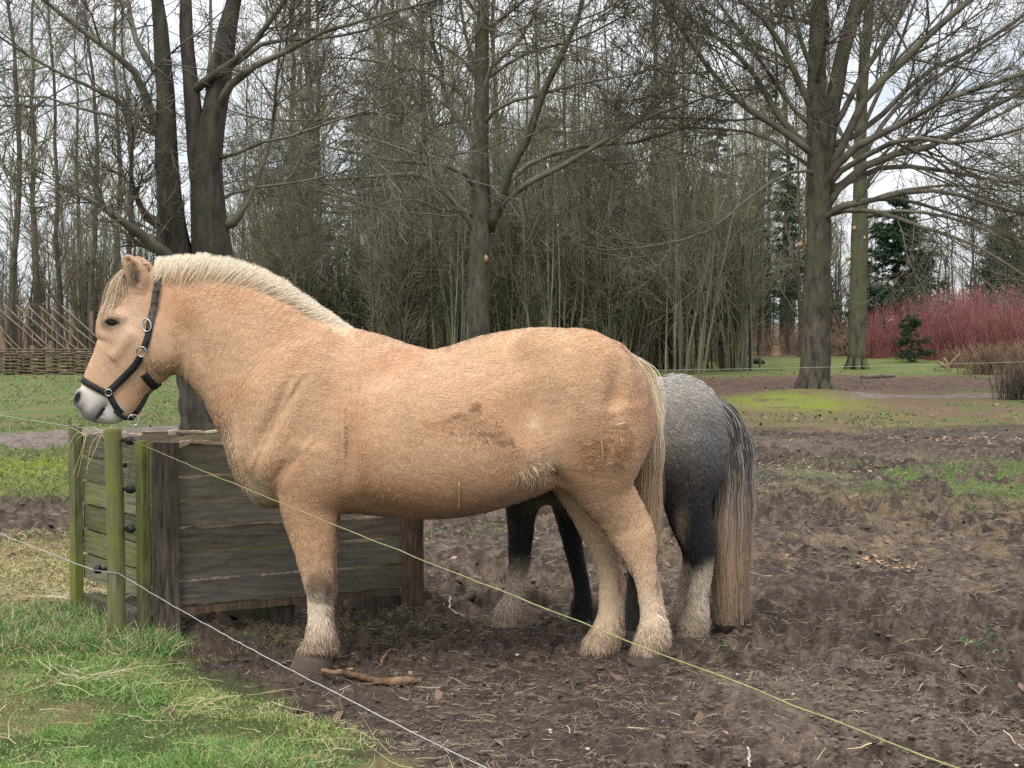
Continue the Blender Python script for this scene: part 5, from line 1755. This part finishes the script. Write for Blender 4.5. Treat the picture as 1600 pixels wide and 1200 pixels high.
    def ring(c, n, r, t, sq=1.0, ax=None):
        n = norm(np.asarray(n, float)); x = norm(np.cross(n, [0, 1, .01]) if ax is None else ax); x = norm(x - n * (x @ n)); y = np.cross(n, x)
        a = np.linspace(0, 2 * math.pi, 29)
        P_ = np.array([c + x * r * math.cos(q) * sq + y * r * math.sin(q) for q in a])
        return tubes(P_[None], np.full((1, 29), t), 8)
    c, nn = skin(223, 549, -1, .012); hp('ring', *ring(c, nn, .021, .0032), 'steel')
    c, nn = skin(171, 613, -1, .012); hp('ring', *ring(c, nn, .014, .003), 'steel')
    hp('ring', *ring(W(211, 654, YM) + [0, -.03, -.005], [.2, -1, .1], .023, .003), 'steel')
    c, nn = skin(232, 509, -1, .016); hp('buckle', *ring(c, nn, .027, .0032, .72, [1, 0, .25]), 'steel')
    # ---- pieces of straw stuck in the coat
    for lab, p0, p1, r in (('pale straw standing upright on the lower flank of the dun horse', (717, 752), (716, 793), .0036),
                           ('short straw clinging to the upper thigh of the dun horse', (961, 664), (976, 660), .003),
                           ('thin straw clinging below the first on the thigh of the dun horse', (938, 688), (941, 722), .002)):
        a, _ = skin(*p0, -1, .014); b_, _ = skin(*p1, -1, .014)
        V, F = tube1([a, (a + b_) / 2 + [.003, -.004, 0], b_], [r, r, r * .7], 8, 6)
        tag(part('straw', V, F, M['straw']), lab, 'straw')
build_dun()
# ---------------------------------------------------------------- the grey pony behind
YP = 7.2
def build_pony():
    rng = np.random.default_rng(31)
    B = Body((W(560, 500, YP)[0], YP - .36, -.06), (W(1150, 500, YP)[0], YP + .40, W(800, 575, YP)[2] + .04), .0085)
    T = [((775, 650), (775, 745), .11), ((800, 615), (800, 768), .17), ((850, 606), (850, 785), .215), ((910, 604), (910, 795), .24), ((970, 600), (970, 792), .25), ((1020, 590), (1020, 778), .25), ((1060, 589), (1060, 765), .245),
         ((1090, 600), (1090, 750), .215), ((1112, 620), (1112, 730), .15)]
    B.chain([st(p, q, YP, w) for p, q, w in T], .03, .02, egg=.1, cap0=.04, cap1=.03, pw=2.2)
    Nk = [((815, 600), (780, 745), .14), ((760, 590), (745, 705), .11), ((712, 600), (705, 690), .085), ((672, 618), (680, 685), .07)]
    B.chain([st(p, q, YP, w) for p, q, w in Nk], .05, .02)
    Hd = [((668, 618), (690, 668), .062), ((640, 640), (684, 690), .075), ((620, 672), (666, 706), .062), ((608, 700), (644, 722), .046), ((604, 720), (632, 738), .042)]
    B.chain([st(p, q, YP, w) for p, q, w in Hd], .03, .015, cap1=.02)
    for s in (-1, 1):
        sh = lambda px, py, d: W(px, py, YP) * [1, 0, 1] + [0, YP + s * d, 0]
        B.blob(sh(1065, 660, .14), (.17, .10, .22), .08, .1)
        B.blob(sh(1085, 715, .13), (.12, .075, .16), .07, .2)
        B.blob(sh(820, 690, .13), (.12, .07, .2), .07, -.3)
        B.chain([[*sh(672, 622, .045), .022, .014], [*sh(666, 606, .052), .026, .013], [*sh(660, 590, .055), .008, .007]], .015, .01)
    def leg(rows, Y, yt, toe, hr=.055):
        out = []
        for p, q, w, m in rows:
            r = st(p, q, Y, w); r[1] = Y + (yt - Y) * m; out.append(r)
        B.chain(out, .04, .016, cap1=.012)
        h = [W(toe[0] + 3, toe[1] - 16, Y), W(*toe, Y)]
        B.chain([[*h[0], hr * .9, hr * .82], [*h[1], hr * 1.12, hr]], .008, .01, cap0=.01, cap1=.006)
    leg([((1010, 690), (1120, 690), .12, 1), ((1022, 740), (1118, 742), .10, .9), ((1036, 780), (1112, 782), .078, .5), ((1050, 808), (1113, 812), .064, .2), ((1061, 832), (1117, 838), .055, 0), ((1070, 856), (1119, 858), .050, 0),
         ((1080, 884), (1114, 884), .042, 0), ((1079, 908), (1110, 908), .037, 0), ((1076, 932), (1107, 932), .036, 0), ((1072, 950), (1108, 952), .042, 0), ((1066, 966), (1108, 970), .045, 0), ((1060, 978), (1104, 984), .048, 0)], 7.06, YP - .13, (1080, 995), .055)
    leg([((1010, 690), (1110, 690), .12, 1), ((1025, 740), (1105, 742), .095, .9), ((1038, 790), (1098, 792), .07, .5), ((1052, 825), (1096, 830), .055, 0), ((1064, 855), (1094, 858), .046, 0),
         ((1066, 880), (1089, 882), .038, 0), ((1061, 905), (1085, 908), .035, 0), ((1055, 928), (1080, 932), .036, 0), ((1049, 944), (1078, 950), .042, 0), ((1043, 958), (1074, 964), .045, 0)], 7.36, YP + .13, (1056, 972), .05)
    leg([((788, 700), (868, 720), .09, 1), ((788, 760), (850, 770), .075, .6), ((791, 795), (838, 800), .062, 0), ((794, 830), (833, 834), .055, 0), ((795, 862), (829, 864), .050, 0), ((795, 884), (825, 886), .042, 0), ((791, 908), (819, 910), .038, 0),
         ((787, 930), (816, 933), .042, 0), ((778, 947), (814, 950), .046, 0), ((771, 960), (810, 964), .05, 0)], 7.26, YP - .11, (789, 976), .052)
    leg([((850, 700), (920, 720), .085, 1), ((858, 765), (903, 772), .068, .6), ((866, 800), (901, 800), .058, 0), ((876, 832), (907, 832), .052, 0), ((883, 860), (911, 860), .047, 0), ((890, 886), (915, 886), .04, 0), ((896, 910), (920, 910), .037, 0),
         ((897, 930), (923, 932), .042, 0), ((893, 946), (924, 948), .045, 0)], 7.42, YP + .11, (908, 965), .05)
    P, Q = B.surface(3)
    N = vnormals(P, Q)
    def pix(P):
        c, sn = math.cos(TILT), math.sin(TILT)
        y, z = YP * np.ones(len(P)), P[:, 2] - CAM_H
        dep = y * c - z * sn
        return 800 + P[:, 0] / dep * FPX, 600 - (y * sn + z * c) / dep * FPX
    px, py = pix(P)
    bl = lambda cx, cy, rx, ry: np.exp(-(((px - cx) / rx) ** 2 + ((py - cy) / ry) ** 2))
    na, nb = n3(P, 9, 11), n3(P, 30, 12)
    c = np.tile((.022, .020, .021), (len(P), 1)).astype(float)
    roan = sstep(795, 620, py + 30 * (na - .5)) * (px > 720)
    c = mixc(c, (.215, .195, .172), roan)
    c = mixc(c, (.33, .308, .275), sstep(650, 595, py) * .85 * (px > 900))
    c = mixc(c, (.115, .118, .135), bl(1095, 680, 26, 40) * .6)
    c = mixc(c, (.20, .16, .125), bl(860, 785, 50, 22) * .8)
    wl_ = np.clip(sstep(860, 890, py + .55 * (px - 1090) * (px > 1000)) * (px > 1000) + sstep(862, 905, py + 25 * (nb - .5)) * (px < 838), 0, 1)
    c = mixc(c, (.54, .44, .33), wl_ * .95)
    c = mixc(c, (.40, .30, .20), np.clip(bl(1055, 815, 10, 30), 0, 1) * (P[:, 1] < YP) * .6)
    c = mixc(c, (.30, .21, .14), sstep(935, 985, py) * (wl_ > .5) * .7)
    c = mixc(c, (.06, .045, .035), sstep(976, 992, py) * .8)
    c = np.clip(c * (.85 + .3 * nb)[:, None], .008, .9)
    def flow(R_):
        qx, qy = pix(R_)
        f = np.tile(np.array([.6, 0, -.8]), (len(R_), 1))
        leg = sstep(760, 820, qy)[:, None]
        return f * (1 - leg) + leg * np.array([.1, 0, -1.0])
    def flen(R_):
        qx, qy = pix(R_)
        L = np.full(len(R_), .028)
        return np.where(qy > 985, 0, L)
    V1, F1, C1, S1 = fur(rng, P, Q, N, c, flow, 190000, flen, .0045, .13, .13, None, .16)
    # pepper of white hairs over the roan rump
    def pep(R_):
        qx, qy = pix(R_)
        return np.where((qy < 700) & (qx > 960), .03, 0)
    cp = np.tile((.55, .52, .48), (len(P), 1))
    V2, F2, C2, S2 = fur(rng, P, Q, N, cp * .6, flow, 60000, pep, .0016, .14, .25, lambda R_: np.random.default_rng(5).random(len(R_)) < np.clip((710 - pix(R_)[1]) / 110, 0, 1) * .55)
    def fea(R_):
        qx, qy = pix(R_)
        L = np.where((qy > 938) & (qy < 984), .05, 0)
        return np.where((qy > 865) & (qy < 940) & (qx > 808) & (qx < 838), .055, L)
    V3, F3, C3, S3 = fur(rng, P, Q, N, c, lambda R_: np.tile(np.array([.4, 0, -1.0]), (len(R_), 1)), 60000, fea, .0038, .1, .12)
    mb = MB(); mb.add(P, Q, c)
    for V, F, C in ((V1, F1, C1), (V2, F2, C2), (V3, F3, C3)): mb.add(V, F, C)
    V, F, C = mb.out()
    base = np.array([W(940, 980, YP)[0], YP, 0.0])
    root = link('pony', make_mesh('pony', V - base, F, C, True, np.concatenate([N, S1, S2, S3])), M['coat'], None, tuple(base))
    tag(root, 'smaller dark grey pony with a pale rump and long tail, standing behind the dun horse', 'pony')
    # mane (hidden from the front by the horse)
    n = 2500
    t = rng.random(n)
    rt = np.array([W(820 - 150 * a, 600 - 8 * math.sin(a * 3) + 18 * a, YP) for a in t]) + np.column_stack([np.zeros(n), rng.normal(0, .01, n), np.zeros(n)])
    V, F, k = ribbons(rng, rt, np.tile([.1, 0, .6], (n, 1)) + np.column_stack([np.zeros(n), rng.normal(0, 1, n), np.zeros(n)]), rng.uniform(.12, .22, n), np.full(n, .004), 5, 3.0)
    part('mane', V, [F], M['hair'], root, np.repeat(np.tile((.03, .03, .034), (n, 1)) * rng.uniform(.6, 2, (n, 1)), k * 2, 0))
    for s in (-1, 1):
        a = np.linspace(0, math.pi, 8); b = np.linspace(0, 6.283, 12, endpoint=False)
        V = np.array([[.018 * math.cos(i), .014 * math.sin(i) * math.cos(j), .014 * math.sin(i) * math.sin(j)] for i in a for j in b])
        F = [[i * 12 + j, i * 12 + (j + 1) % 12, i * 12 + 12 + (j + 1) % 12, i * 12 + 12 + j] for i in range(7) for j in range(12)]
        part('eye', V + W(640, 660, YP) + [0, s * .066, 0], [np.array(F)], M['eye'], root)
    # tail: thick, roan at the dock, brown and long to the ground
    Yt = YP - .03
    tail = np.array([[*W(1100, 612, Yt), .04], [*W(1122, 634, Yt), .070], [*W(1136, 670, Yt), .092], [*W(1143, 720, Yt), .096], [*W(1143, 780, Yt), .092], [*W(1141, 840, Yt), .086], [*W(1141, 900, Yt), .080], [*W(1142, 966, Yt), .052]])
    n = 11000; Kt = 14
    A = resample(tail, 60)
    s0 = np.concatenate([rng.uniform(0, .38, n * 2 // 3), rng.uniform(0, .12, n - n * 2 // 3)])
    s1 = np.clip(s0 + np.where(rng.random(n) < .35, rng.uniform(.12, .5, n), rng.uniform(.6, 1.1, n)), 0, rng.uniform(.90, 1, n))
    ph, rad = rng.uniform(0, 6.28, n), np.sqrt(rng.random(n))
    PP = np.zeros((n, Kt, 3))
    for j in range(Kt):
        f = j / (Kt - 1); sv = s0 + (s1 - s0) * f
        q = sv * 59; i = np.clip(q.astype(int), 0, 58); u = (q - i)[:, None]
        a = A[i] * (1 - u) + A[i + 1] * u
        sp = a[:, 3] * rad * min(1, .3 + f * 2.5)
        PP[:, j] = a[:, :3] + np.column_stack([np.cos(ph) * sp + .004 * np.sin(sv * 30 + ph * 3), np.sin(ph) * sp * .7, 0 * ph])
    lock = rng.integers(0, 60, n); lk = rng.normal(0, 1, (60, 3))
    ff = np.linspace(0, 1, Kt)[None]
    PP[:, :, 0] += (.014 * lk[lock, 0])[:, None] * ff + .006 * np.sin(ff * 7 + lk[lock, 1][:, None] * 3) * ff
    PP[:, :, 2] += (.05 * lk[lock, 2] + rng.normal(0, .035, n))[:, None] * ff ** 6
    PP[:, :, 2] = np.maximum(PP[:, :, 2], .02)
    tref = norm(np.column_stack([np.cos(ph), np.sin(ph) - .4, .25 * np.ones(n)]) + rng.normal(0, .2, (n, 3)))
    S = norm(np.cross(PP[:, -1] - PP[:, 0], tref))
    wv = rng.uniform(.0024, .0044, n)[:, None] * np.linspace(1, .4, Kt)[None] * .5
    V = np.stack([PP - S[:, None] * wv[..., None], PP + S[:, None] * wv[..., None]], 2).reshape(-1, 3)
    b = (np.arange(n) * Kt * 2)[:, None]; ii = np.arange(Kt - 1)[None] * 2
    F = np.stack([b + ii, b + ii + 1, b + ii + 3, b + ii + 2], -1).reshape(-1, 4)
    qx, qy = pix(PP.reshape(-1, 3)); qx = qx.reshape(n, Kt); qy = qy.reshape(n, Kt)
    m12 = sstep(690, 900, qy + rng.normal(0, 25, (n, 1)))[..., None]
    up = np.where(rng.random((n, 1, 1)) < .30, [[[.30, .28, .25]]], [[[.038, .036, .038]]])
    pale_l = np.exp(-((qx - 1118) / 14) ** 2)[..., None] * (qy < 760)[..., None]
    up = up * (1 - .5 * pale_l) + np.array([.42, .38, .32]) * .5 * pale_l
    dn = np.array([.24, .165, .11])
    cc = (up * (1 - m12) + dn * m12) * rng.uniform(.65, 1.25, (n, 1, 1))
    part('tail', V, [F], M['hair'], root, np.clip(np.repeat(cc, 2, 1).reshape(-1, 3), .01, .9), nrm=np.repeat(tref, 2 * Kt, 0))
build_pony()
# ------------------------------------------------------------------ grass, straw, sticks, leaves
M['grass'] = coat_mat('grass', .6)
M['leaf'] = coat_mat('leaf', .7)
def blades(rng, x, y, h, w, lean, col, k=3):
    n = len(x)
    z = ground_z(x, y) - .004
    az = rng.uniform(0, 6.28, n)
    d = np.column_stack([np.cos(az) * lean, np.sin(az) * lean, np.ones(n)])
    V, F, kk = ribbons(rng, np.column_stack([x, y, z]), d, h, w, k, .0, None, .06, .18, bend=np.column_stack([np.cos(az), np.sin(az), -np.ones(n) * .9]) * (lean * 1.1)[:, None])
    tip = np.clip(np.linspace(0, 1, kk)[None, :, None], 0, 1)
    c = col[:, None] * (1 - tip * .0)
    C = np.repeat(np.broadcast_to(c, (n, kk, 3)), 2, 1).reshape(-1, 3)
    return V, F, C

def build_grass():
    rng = np.random.default_rng(61)
    mb = MB()
    # near turf
    n = 190000
    y = rng.uniform(4.3, 9.2, n); x = rng.uniform(-.40, .05, n) * y - .0
    t = turf_mask(x, y)
    tuft = fbm(x * 3.2, y * 3.2, 3, 301)
    keep = rng.random(n) < t * (.45 + .9 * sstep(.35, .6, tuft))
    x, y, tuft = x[keep], y[keep], tuft[keep]; n = len(x)
    edge = sstep(.0, .45, (-.30 + (4.97 - y) * .70) - x)
    wild = sstep(6.3, 7.0, y)
    h = (.014 + .032 * sstep(.4, .7, tuft)) * rng.uniform(.5, 1.5, n) * (.55 + .6 * edge) * (1 + .5 * wild)
    g1, g2, g3, g4 = np.array([.135, .25, .055]), np.array([.225, .33, .09]), np.array([.10, .205, .055]), np.array([.40, .33, .18])
    r = rng.random(n)
    patch = fbm(x * 1.8, y * 1.8, 3, 311)
    c = np.where((r < .42)[:, None], g1, np.where((r < .72)[:, None], g2, g3))
    c = mixc(c, (.24, .29, .085), sstep(.5, .65, patch) * .6)
    dryp = .05 + .32 * (1 - edge) + .18 * sstep(.55, .7, fbm(x * 2.6, y * 2.6, 3, 321))
    dead = rng.random(n) < dryp
    c = np.where(dead[:, None], g4 * rng.uniform(.6, 1.3, (n, 1)), c * rng.uniform(.75, 1.25, (n, 1)))
    V, F, C = blades(rng, x, y, h, rng.uniform(.0022, .0042, n), rng.uniform(.2, 1.3, n), c)
    mb.add(V, F, C)
    # rank tufts by the post and crate
    n = 16000
    k = 46
    cx, cy = rng.uniform(-2.55, -1.5, k), rng.uniform(6.55, 7.5, k)
    ok = turf_mask(cx, cy) > .3
    cx, cy = cx[ok], cy[ok]
    i = rng.integers(0, len(cx), n)
    x, y = cx[i] + rng.normal(0, .055, n), cy[i] + rng.normal(0, .055, n)
    h = rng.uniform(.04, .13, n)
    c = np.where((rng.random(n) < .33)[:, None], np.array([.42, .34, .18]), np.array([.085, .20, .05])) * rng.uniform(.7, 1.3, (n, 1))
    V, F, C = blades(rng, x, y, h, rng.uniform(.0025, .005, n), rng.uniform(.2, 1.2, n), c, 4); mb.add(V, F, C)
    # dry turf behind, short
    n = 30000
    y = rng.uniform(7.4, 10.2, n); x = rng.uniform(-.40, -.26, n) * y
    c = np.where((rng.random(n) < .7)[:, None], np.array([.40, .33, .17]), np.array([.15, .22, .07])) * rng.uniform(.7, 1.3, (n, 1))
    V, F, C = blades(rng, x, y, rng.uniform(.015, .06, n), rng.uniform(.003, .006, n), rng.uniform(.5, 1.8, n), c); mb.add(V, F, C)
    # thin growth round the crate foot and the trodden ground by the right post
    n = 26000
    y = rng.uniform(6.4, 7.6, n); x = rng.uniform(-1.5, -.22, n)
    f = fbm(x * 4, y * 4, 3, 331)
    fl = y - (6.95 + (x + 1.565) * .52)
    kp = (f > .42) & (fl < .15) & (fl > -.55) & (rng.random(n) < .75)
    x, y = x[kp], y[kp]; n = len(x)
    c = np.where((rng.random(n) < .6)[:, None], np.array([.19, .145, .075]), np.array([.065, .10, .03])) * rng.uniform(.6, 1.3, (n, 1))
    V, F, C = blades(rng, x, y, rng.uniform(.012, .055, n), rng.uniform(.0022, .004, n), rng.uniform(.4, 1.8, n), c); mb.add(V, F, C)
    # scattered green on the mud and the far patch
    gx, gy = Wg(1540, 745)[:2]
    px_, py_ = [], []
    for (ax, ay, sx, sy, m) in ((gx, gy, 1.1, 1.3, 5200), (*Wg(730, 815)[:2], .35, .5, 900), (*Wg(690, 805)[:2], .15, .3, 400), (*Wg(1530, 1010)[:2], .07, .12, 160), (*Wg(1450, 780)[:2], .8, .8, 900), (*Wg(1240, 690)[:2], .5, .5, 300), (*Wg(1190, 745)[:2], .3, .3, 250), (*Wg(1125, 1012)[:2], .03, .04, 60)):
        px_.append(rng.normal(ax, sx, m)); py_.append(rng.normal(ay, sy, m))
    x, y = np.concatenate(px_), np.concatenate(py_)
    kp = fbm(x * 2.2, y * 2.2, 3, 341) > .48
    x, y = x[kp], y[kp]; n = len(x)
    c = np.where((rng.random(n) < .25)[:, None], np.array([.24, .20, .10]), np.array([.075, .16, .045])) * rng.uniform(.7, 1.3, (n, 1))
    V, F, C = blades(rng, x, y, rng.uniform(.02, .06, n), rng.uniform(.005, .012, n), rng.uniform(.5, 1.6, n), c); mb.add(V, F, C)
    # meadow and moss farther off
    n = 90000
    y = 1 / rng.uniform(1 / 46, 1 / 12.5, n); x = rng.uniform(-.42, .42, n) * y
    pc = 19 + (x + 5.5) * .72
    left = (x < -2.2)
    ok = np.where(left, np.abs(y - pc) > 1.9, (y > 20.5 + 2.5 * (fbm(x * .9, y * .5, 4, 101) - .5) * -1 + .1 * np.clip(x - 5, -9, 20)) & ((y < pc - 2.2) | (y > 42)))
    ok &= fbm(x * .8, y * .6, 3, 351) > np.where(left, .36, np.where(y < pc, .58, .46))
    x, y = x[ok], y[ok]; n = len(x)
    c = np.where((rng.random(n) < .3)[:, None], np.array([.25, .22, .09]), np.array([.105, .15, .05])) * rng.uniform(.7, 1.3, (n, 1))
    V, F, C = blades(rng, x, y, rng.uniform(.03, .07, n) * (1 + y / 60), .004 + y * .0004 * rng.uniform(.6, 1.4, n), rng.uniform(.4, 1.5, n), c, 2); mb.add(V, F, C)
    V, F, C = mb.out()
    tag(link('grass', make_mesh('grass', V, F, C), M['grass']), kind='stuff')

def build_litter():
    rng = np.random.default_rng(71)
    # straw and root fibres on the mud
    mb = MB()
    def lay(n, x, y, L, w, c, lift=.006):
        z = ground_z(x, y) + lift
        az = rng.uniform(0, 6.28, n)
        d = np.column_stack([np.cos(az), np.sin(az), rng.normal(.05, .16, n)])
        V, F, k = ribbons(rng, np.column_stack([x, y, z]), d, L, w, 4, .15, np.tile([0, -.4, 1.0], (n, 1)), .18, .5)
        mb.add(V, F, np.repeat(c, k * 2, 0))
    n = 36000
    y = 1 / rng.uniform(1 / 19, 1 / 4.6, n); x = rng.uniform(-.38, .38, n) * y
    kp = (mud_mask(x, y) > .5) & (rng.random(n) < .25 + .75 * sstep(.42, .62, fbm(x * .8, y * .8, 3, 401)))
    x, y = x[kp], y[kp]; n = len(x)
    c = np.where((rng.random(n) < .68)[:, None], np.array([.13, .092, .064]), np.array([.26, .20, .125])) * rng.uniform(.45, 1.25, (n, 1))
    lay(n, x, y, rng.uniform(.015, .08, n), rng.uniform(.0014, .003, n) * (1 + .06 * y), c)
    # bright straws
    n = 200
    y = 1 / rng.uniform(1 / 12, 1 / 4.8, n); x = rng.uniform(-.15, .36, n) * y
    kp = mud_mask(x, y) > .5; x, y = x[kp], y[kp]; n = len(x)
    lay(n, x, y, rng.uniform(.03, .14, n), rng.uniform(.002, .004, n), np.array([.52, .42, .24]) * rng.uniform(.6, 1.2, (n, 1)), .012)
    # dead stalks over the turf
    n = 420
    y = rng.uniform(4.6, 8.6, n); x = rng.uniform(-.38, -.02, n) * y
    kp = (turf_mask(x, y) > .4) & (rng.random(n) < .3 + .7 * (fbm(x * 1.6, y * 1.6, 3, 411) > .5)); x, y = x[kp], y[kp]; n = len(x)
    lay(n, x, y, rng.uniform(.05, .22, n), rng.uniform(.0018, .0034, n), np.array([.40, .33, .19]) * rng.uniform(.6, 1.2, (n, 1)), .03)
    for (a, b_, m) in ((150, 1075, 45), (120, 935, 150), (60, 990, 60), (350, 1105, 30)):
        gx, gy = Wg(a, b_)[:2]
        x, y = rng.normal(gx, .10, m), rng.normal(gy, .09, m)
        lay(m, x, y, rng.uniform(.06, .2, m), rng.uniform(.002, .0036, m), np.array([.44, .36, .21]) * rng.uniform(.6, 1.15, (m, 1)), .035)
    V, F, C = mb.out()
    tag(link('straw_litter', make_mesh('straw_litter', V, F, C), M['grass']), kind='stuff')
    # fallen leaves and wood chips
    mb = MB()
    n = 16000
    y = 1 / rng.uniform(1 / 43, 1 / 5, n); x = rng.uniform(-.40, .42, n) * y
    pc = 19 + (x + 5.5) * .72
    dens = np.where((y > pc - 6) & (y > 17) & (x > -1), .9, np.where(y > 9, .16, .02)) * (.3 + sstep(.4, .6, fbm(x * .7, y * .5, 3, 421)))
    dens = np.where(np.abs(y - pc) < 1.2, .05, dens)
    kp = (rng.random(n) < dens) & ((turf_mask(x, y) < .3) | (rng.random(n) < .05)); x, y = x[kp], y[kp]; n = len(x)
    s = rng.uniform(.012, .03, n) * (1 + y / 40)
    az = rng.uniform(0, 6.28, n); tl = rng.normal(0, .35, (n, 2))
    u = np.column_stack([np.cos(az), np.sin(az), tl[:, 0]]) * s[:, None]; v = np.column_stack([-np.sin(az), np.cos(az), tl[:, 1]]) * s[:, None] * .6
    c0 = np.column_stack([x, y, ground_z(x, y) + .010])
    V = np.stack([c0 - u, c0 - v * .9 + [0, 0, .004], c0 + u, c0 + v + [0, 0, .006]], 1).reshape(-1, 3)
    F = np.arange(len(V)).reshape(-1, 4)
    cc = np.where((rng.random(n) < .2)[:, None], np.array([.27, .165, .10]), np.array([.13, .082, .058])) * rng.uniform(.5, 1.4, (n, 1))
    mb.add(V, F, np.repeat(cc, 4, 0))
    for (a, b_, sx, sy, m) in ((1490, 688, .5, .25, 240), (1300, 725, .7, .6, 300), (1385, 880, .10, .12, 50), (612, 1052, .12, .04, 5)):
        gx, gy = Wg(a, b_)[:2]
        x, y = rng.normal(gx, sx, m), rng.normal(gy, sy, m)
        s = rng.uniform(.012, .03, m); az = rng.uniform(0, 6.28, m)
        u = np.column_stack([np.cos(az), np.sin(az), rng.normal(0, .3, m)]) * s[:, None]; v = np.column_stack([-np.sin(az), np.cos(az), rng.normal(0, .3, m)]) * s[:, None] * .45
        c0 = np.column_stack([x, y, ground_z(x, y) + .012])
        V = np.stack([c0 - u, c0 - v, c0 + u, c0 + v], 1).reshape(-1, 3)
        mb.add(V, np.arange(len(V)).reshape(-1, 4), np.repeat(np.array([.33, .205, .12]) * rng.uniform(.6, 1.2, (m, 1)), 4, 0))
    V, F, C = mb.out()
    tag(link('leaf_litter', make_mesh('leaf_litter', V, F, C, False), M['leaf']), kind='stuff')
    # clods and small stones
    mb = MB()
    ico = np.array([[0, 0, 1], [.9, 0, .45], [.28, .85, .45], [-.72, .53, .45], [-.72, -.53, .45], [.28, -.85, .45], [.72, .53, -.45], [-.28, .85, -.45], [-.9, 0, -.45], [-.28, -.85, -.45], [.72, -.53, -.45], [0, 0, -1]])
    fi = np.array([[0, 1, 2], [0, 2, 3], [0, 3, 4], [0, 4, 5], [0, 5, 1], [1, 6, 2], [2, 7, 3], [3, 8, 4], [4, 9, 5], [5, 10, 1], [2, 6, 7], [3, 7, 8], [4, 8, 9], [5, 9, 10], [1, 10, 6], [6, 11, 7], [7, 11, 8], [8, 11, 9], [9, 11, 10], [10, 11, 6]])
    n = 22000
    y = 1 / rng.uniform(1 / 17, 1 / 4.6, n); x = rng.uniform(-.38, .38, n) * y
    kp = (mud_mask(x, y) > .6) & (rng.random(n) < .2 + .8 * sstep(.42, .6, fbm(x * 1.3, y * 1.3, 3, 431))); x, y = x[kp], y[kp]; n = len(x)
    s = np.minimum(rng.gamma(1.8, .0030, n) + .002, .017)
    sc = s[:, None, None] * rng.uniform(.6, 1.4, (n, 1, 3)) * np.array([1.1, 1.1, .6]) * rng.uniform(.55, 1.35, (n, 12, 1))
    V = (np.column_stack([x, y, ground_z(x, y) + s * .15])[:, None] + ico[None] * sc).reshape(-1, 3)
    F = (np.arange(n)[:, None, None] * 12 + fi[None]).reshape(-1, 3)
    cc = np.array([.092, .068, .053]) * rng.uniform(.5, 1.35, (n, 1))
    pale = rng.random(n) < .012
    pale &= s < .012
    cc = np.where(pale[:, None], [[.45, .42, .38]], cc)
    mb.add(V, F, np.repeat(cc, 12, 0))
    V, F, C = mb.out()
    tag(link('mud_clods', make_mesh('mud_clods', V, F, C, True), M['leaf']), kind='stuff')
    # sticks
    bark = noise_mat('stick_bark', (.07, .04, .024), (.24, .15, .09), 18, (1, 1, 1), .85, .5, bdist=.004)
    dark = noise_mat('stick_dark', (.035, .026, .02), (.10, .078, .06), 18, (1, 1, 1), .85, .5, bdist=.004)
    pale = noise_mat('stick_pale', (.30, .24, .18), (.52, .44, .35), 18, (1, 1, 1), .85, .2, bdist=.004)
    def stick(pts, rad, mat, label, lift=.015):
        P_ = []
        for (a, b_) in pts:
            g = Wg(a, b_); P_.append([g[0], g[1], ground_z(np.array([g[0]]), np.array([g[1]]))[0] + lift])
        P_ = np.array(P_)
        A = resample(np.column_stack([P_, rad]), 26)
        A[:, :3] += rng.normal(0, .0025, (26, 3)); A[:, 3] *= rng.uniform(.85, 1.15, 26)
        V, F = tubes(A[None, :, :3], A[None, :, 3], 9, True)
        tag(part('stick', V, F, mat), label, 'stick')
    stick([(502, 1060), (545, 1060), (590, 1062), (628, 1066), (656, 1071)], [.010, .013, .014, .020, .011], bark, 'brown broken branch lying on the mud beside the front hoof of the dun horse', .022)
    stick([(700, 947), (724, 938), (748, 929)], [.019, .022, .018], dark, 'short dark stick on the mud right of the crate', .045)
    stick([(704, 938), (702, 951), (707, 962), (726, 969)], [.004, .0045, .004, .003], pale, 'bent pale twig leaning against the short dark stick', .03)
    stick([(592, 1030), (606, 1021), (622, 1012)], [.005, .006, .004], bark, 'thin brown twig on the mud behind the broken branch', .01)
    stick([(1170, 1172), (1171, 1185)], [.004, .004], pale, 'tiny pale chip on the mud near the long yellowish wire', .02)
build_grass()
build_litter()
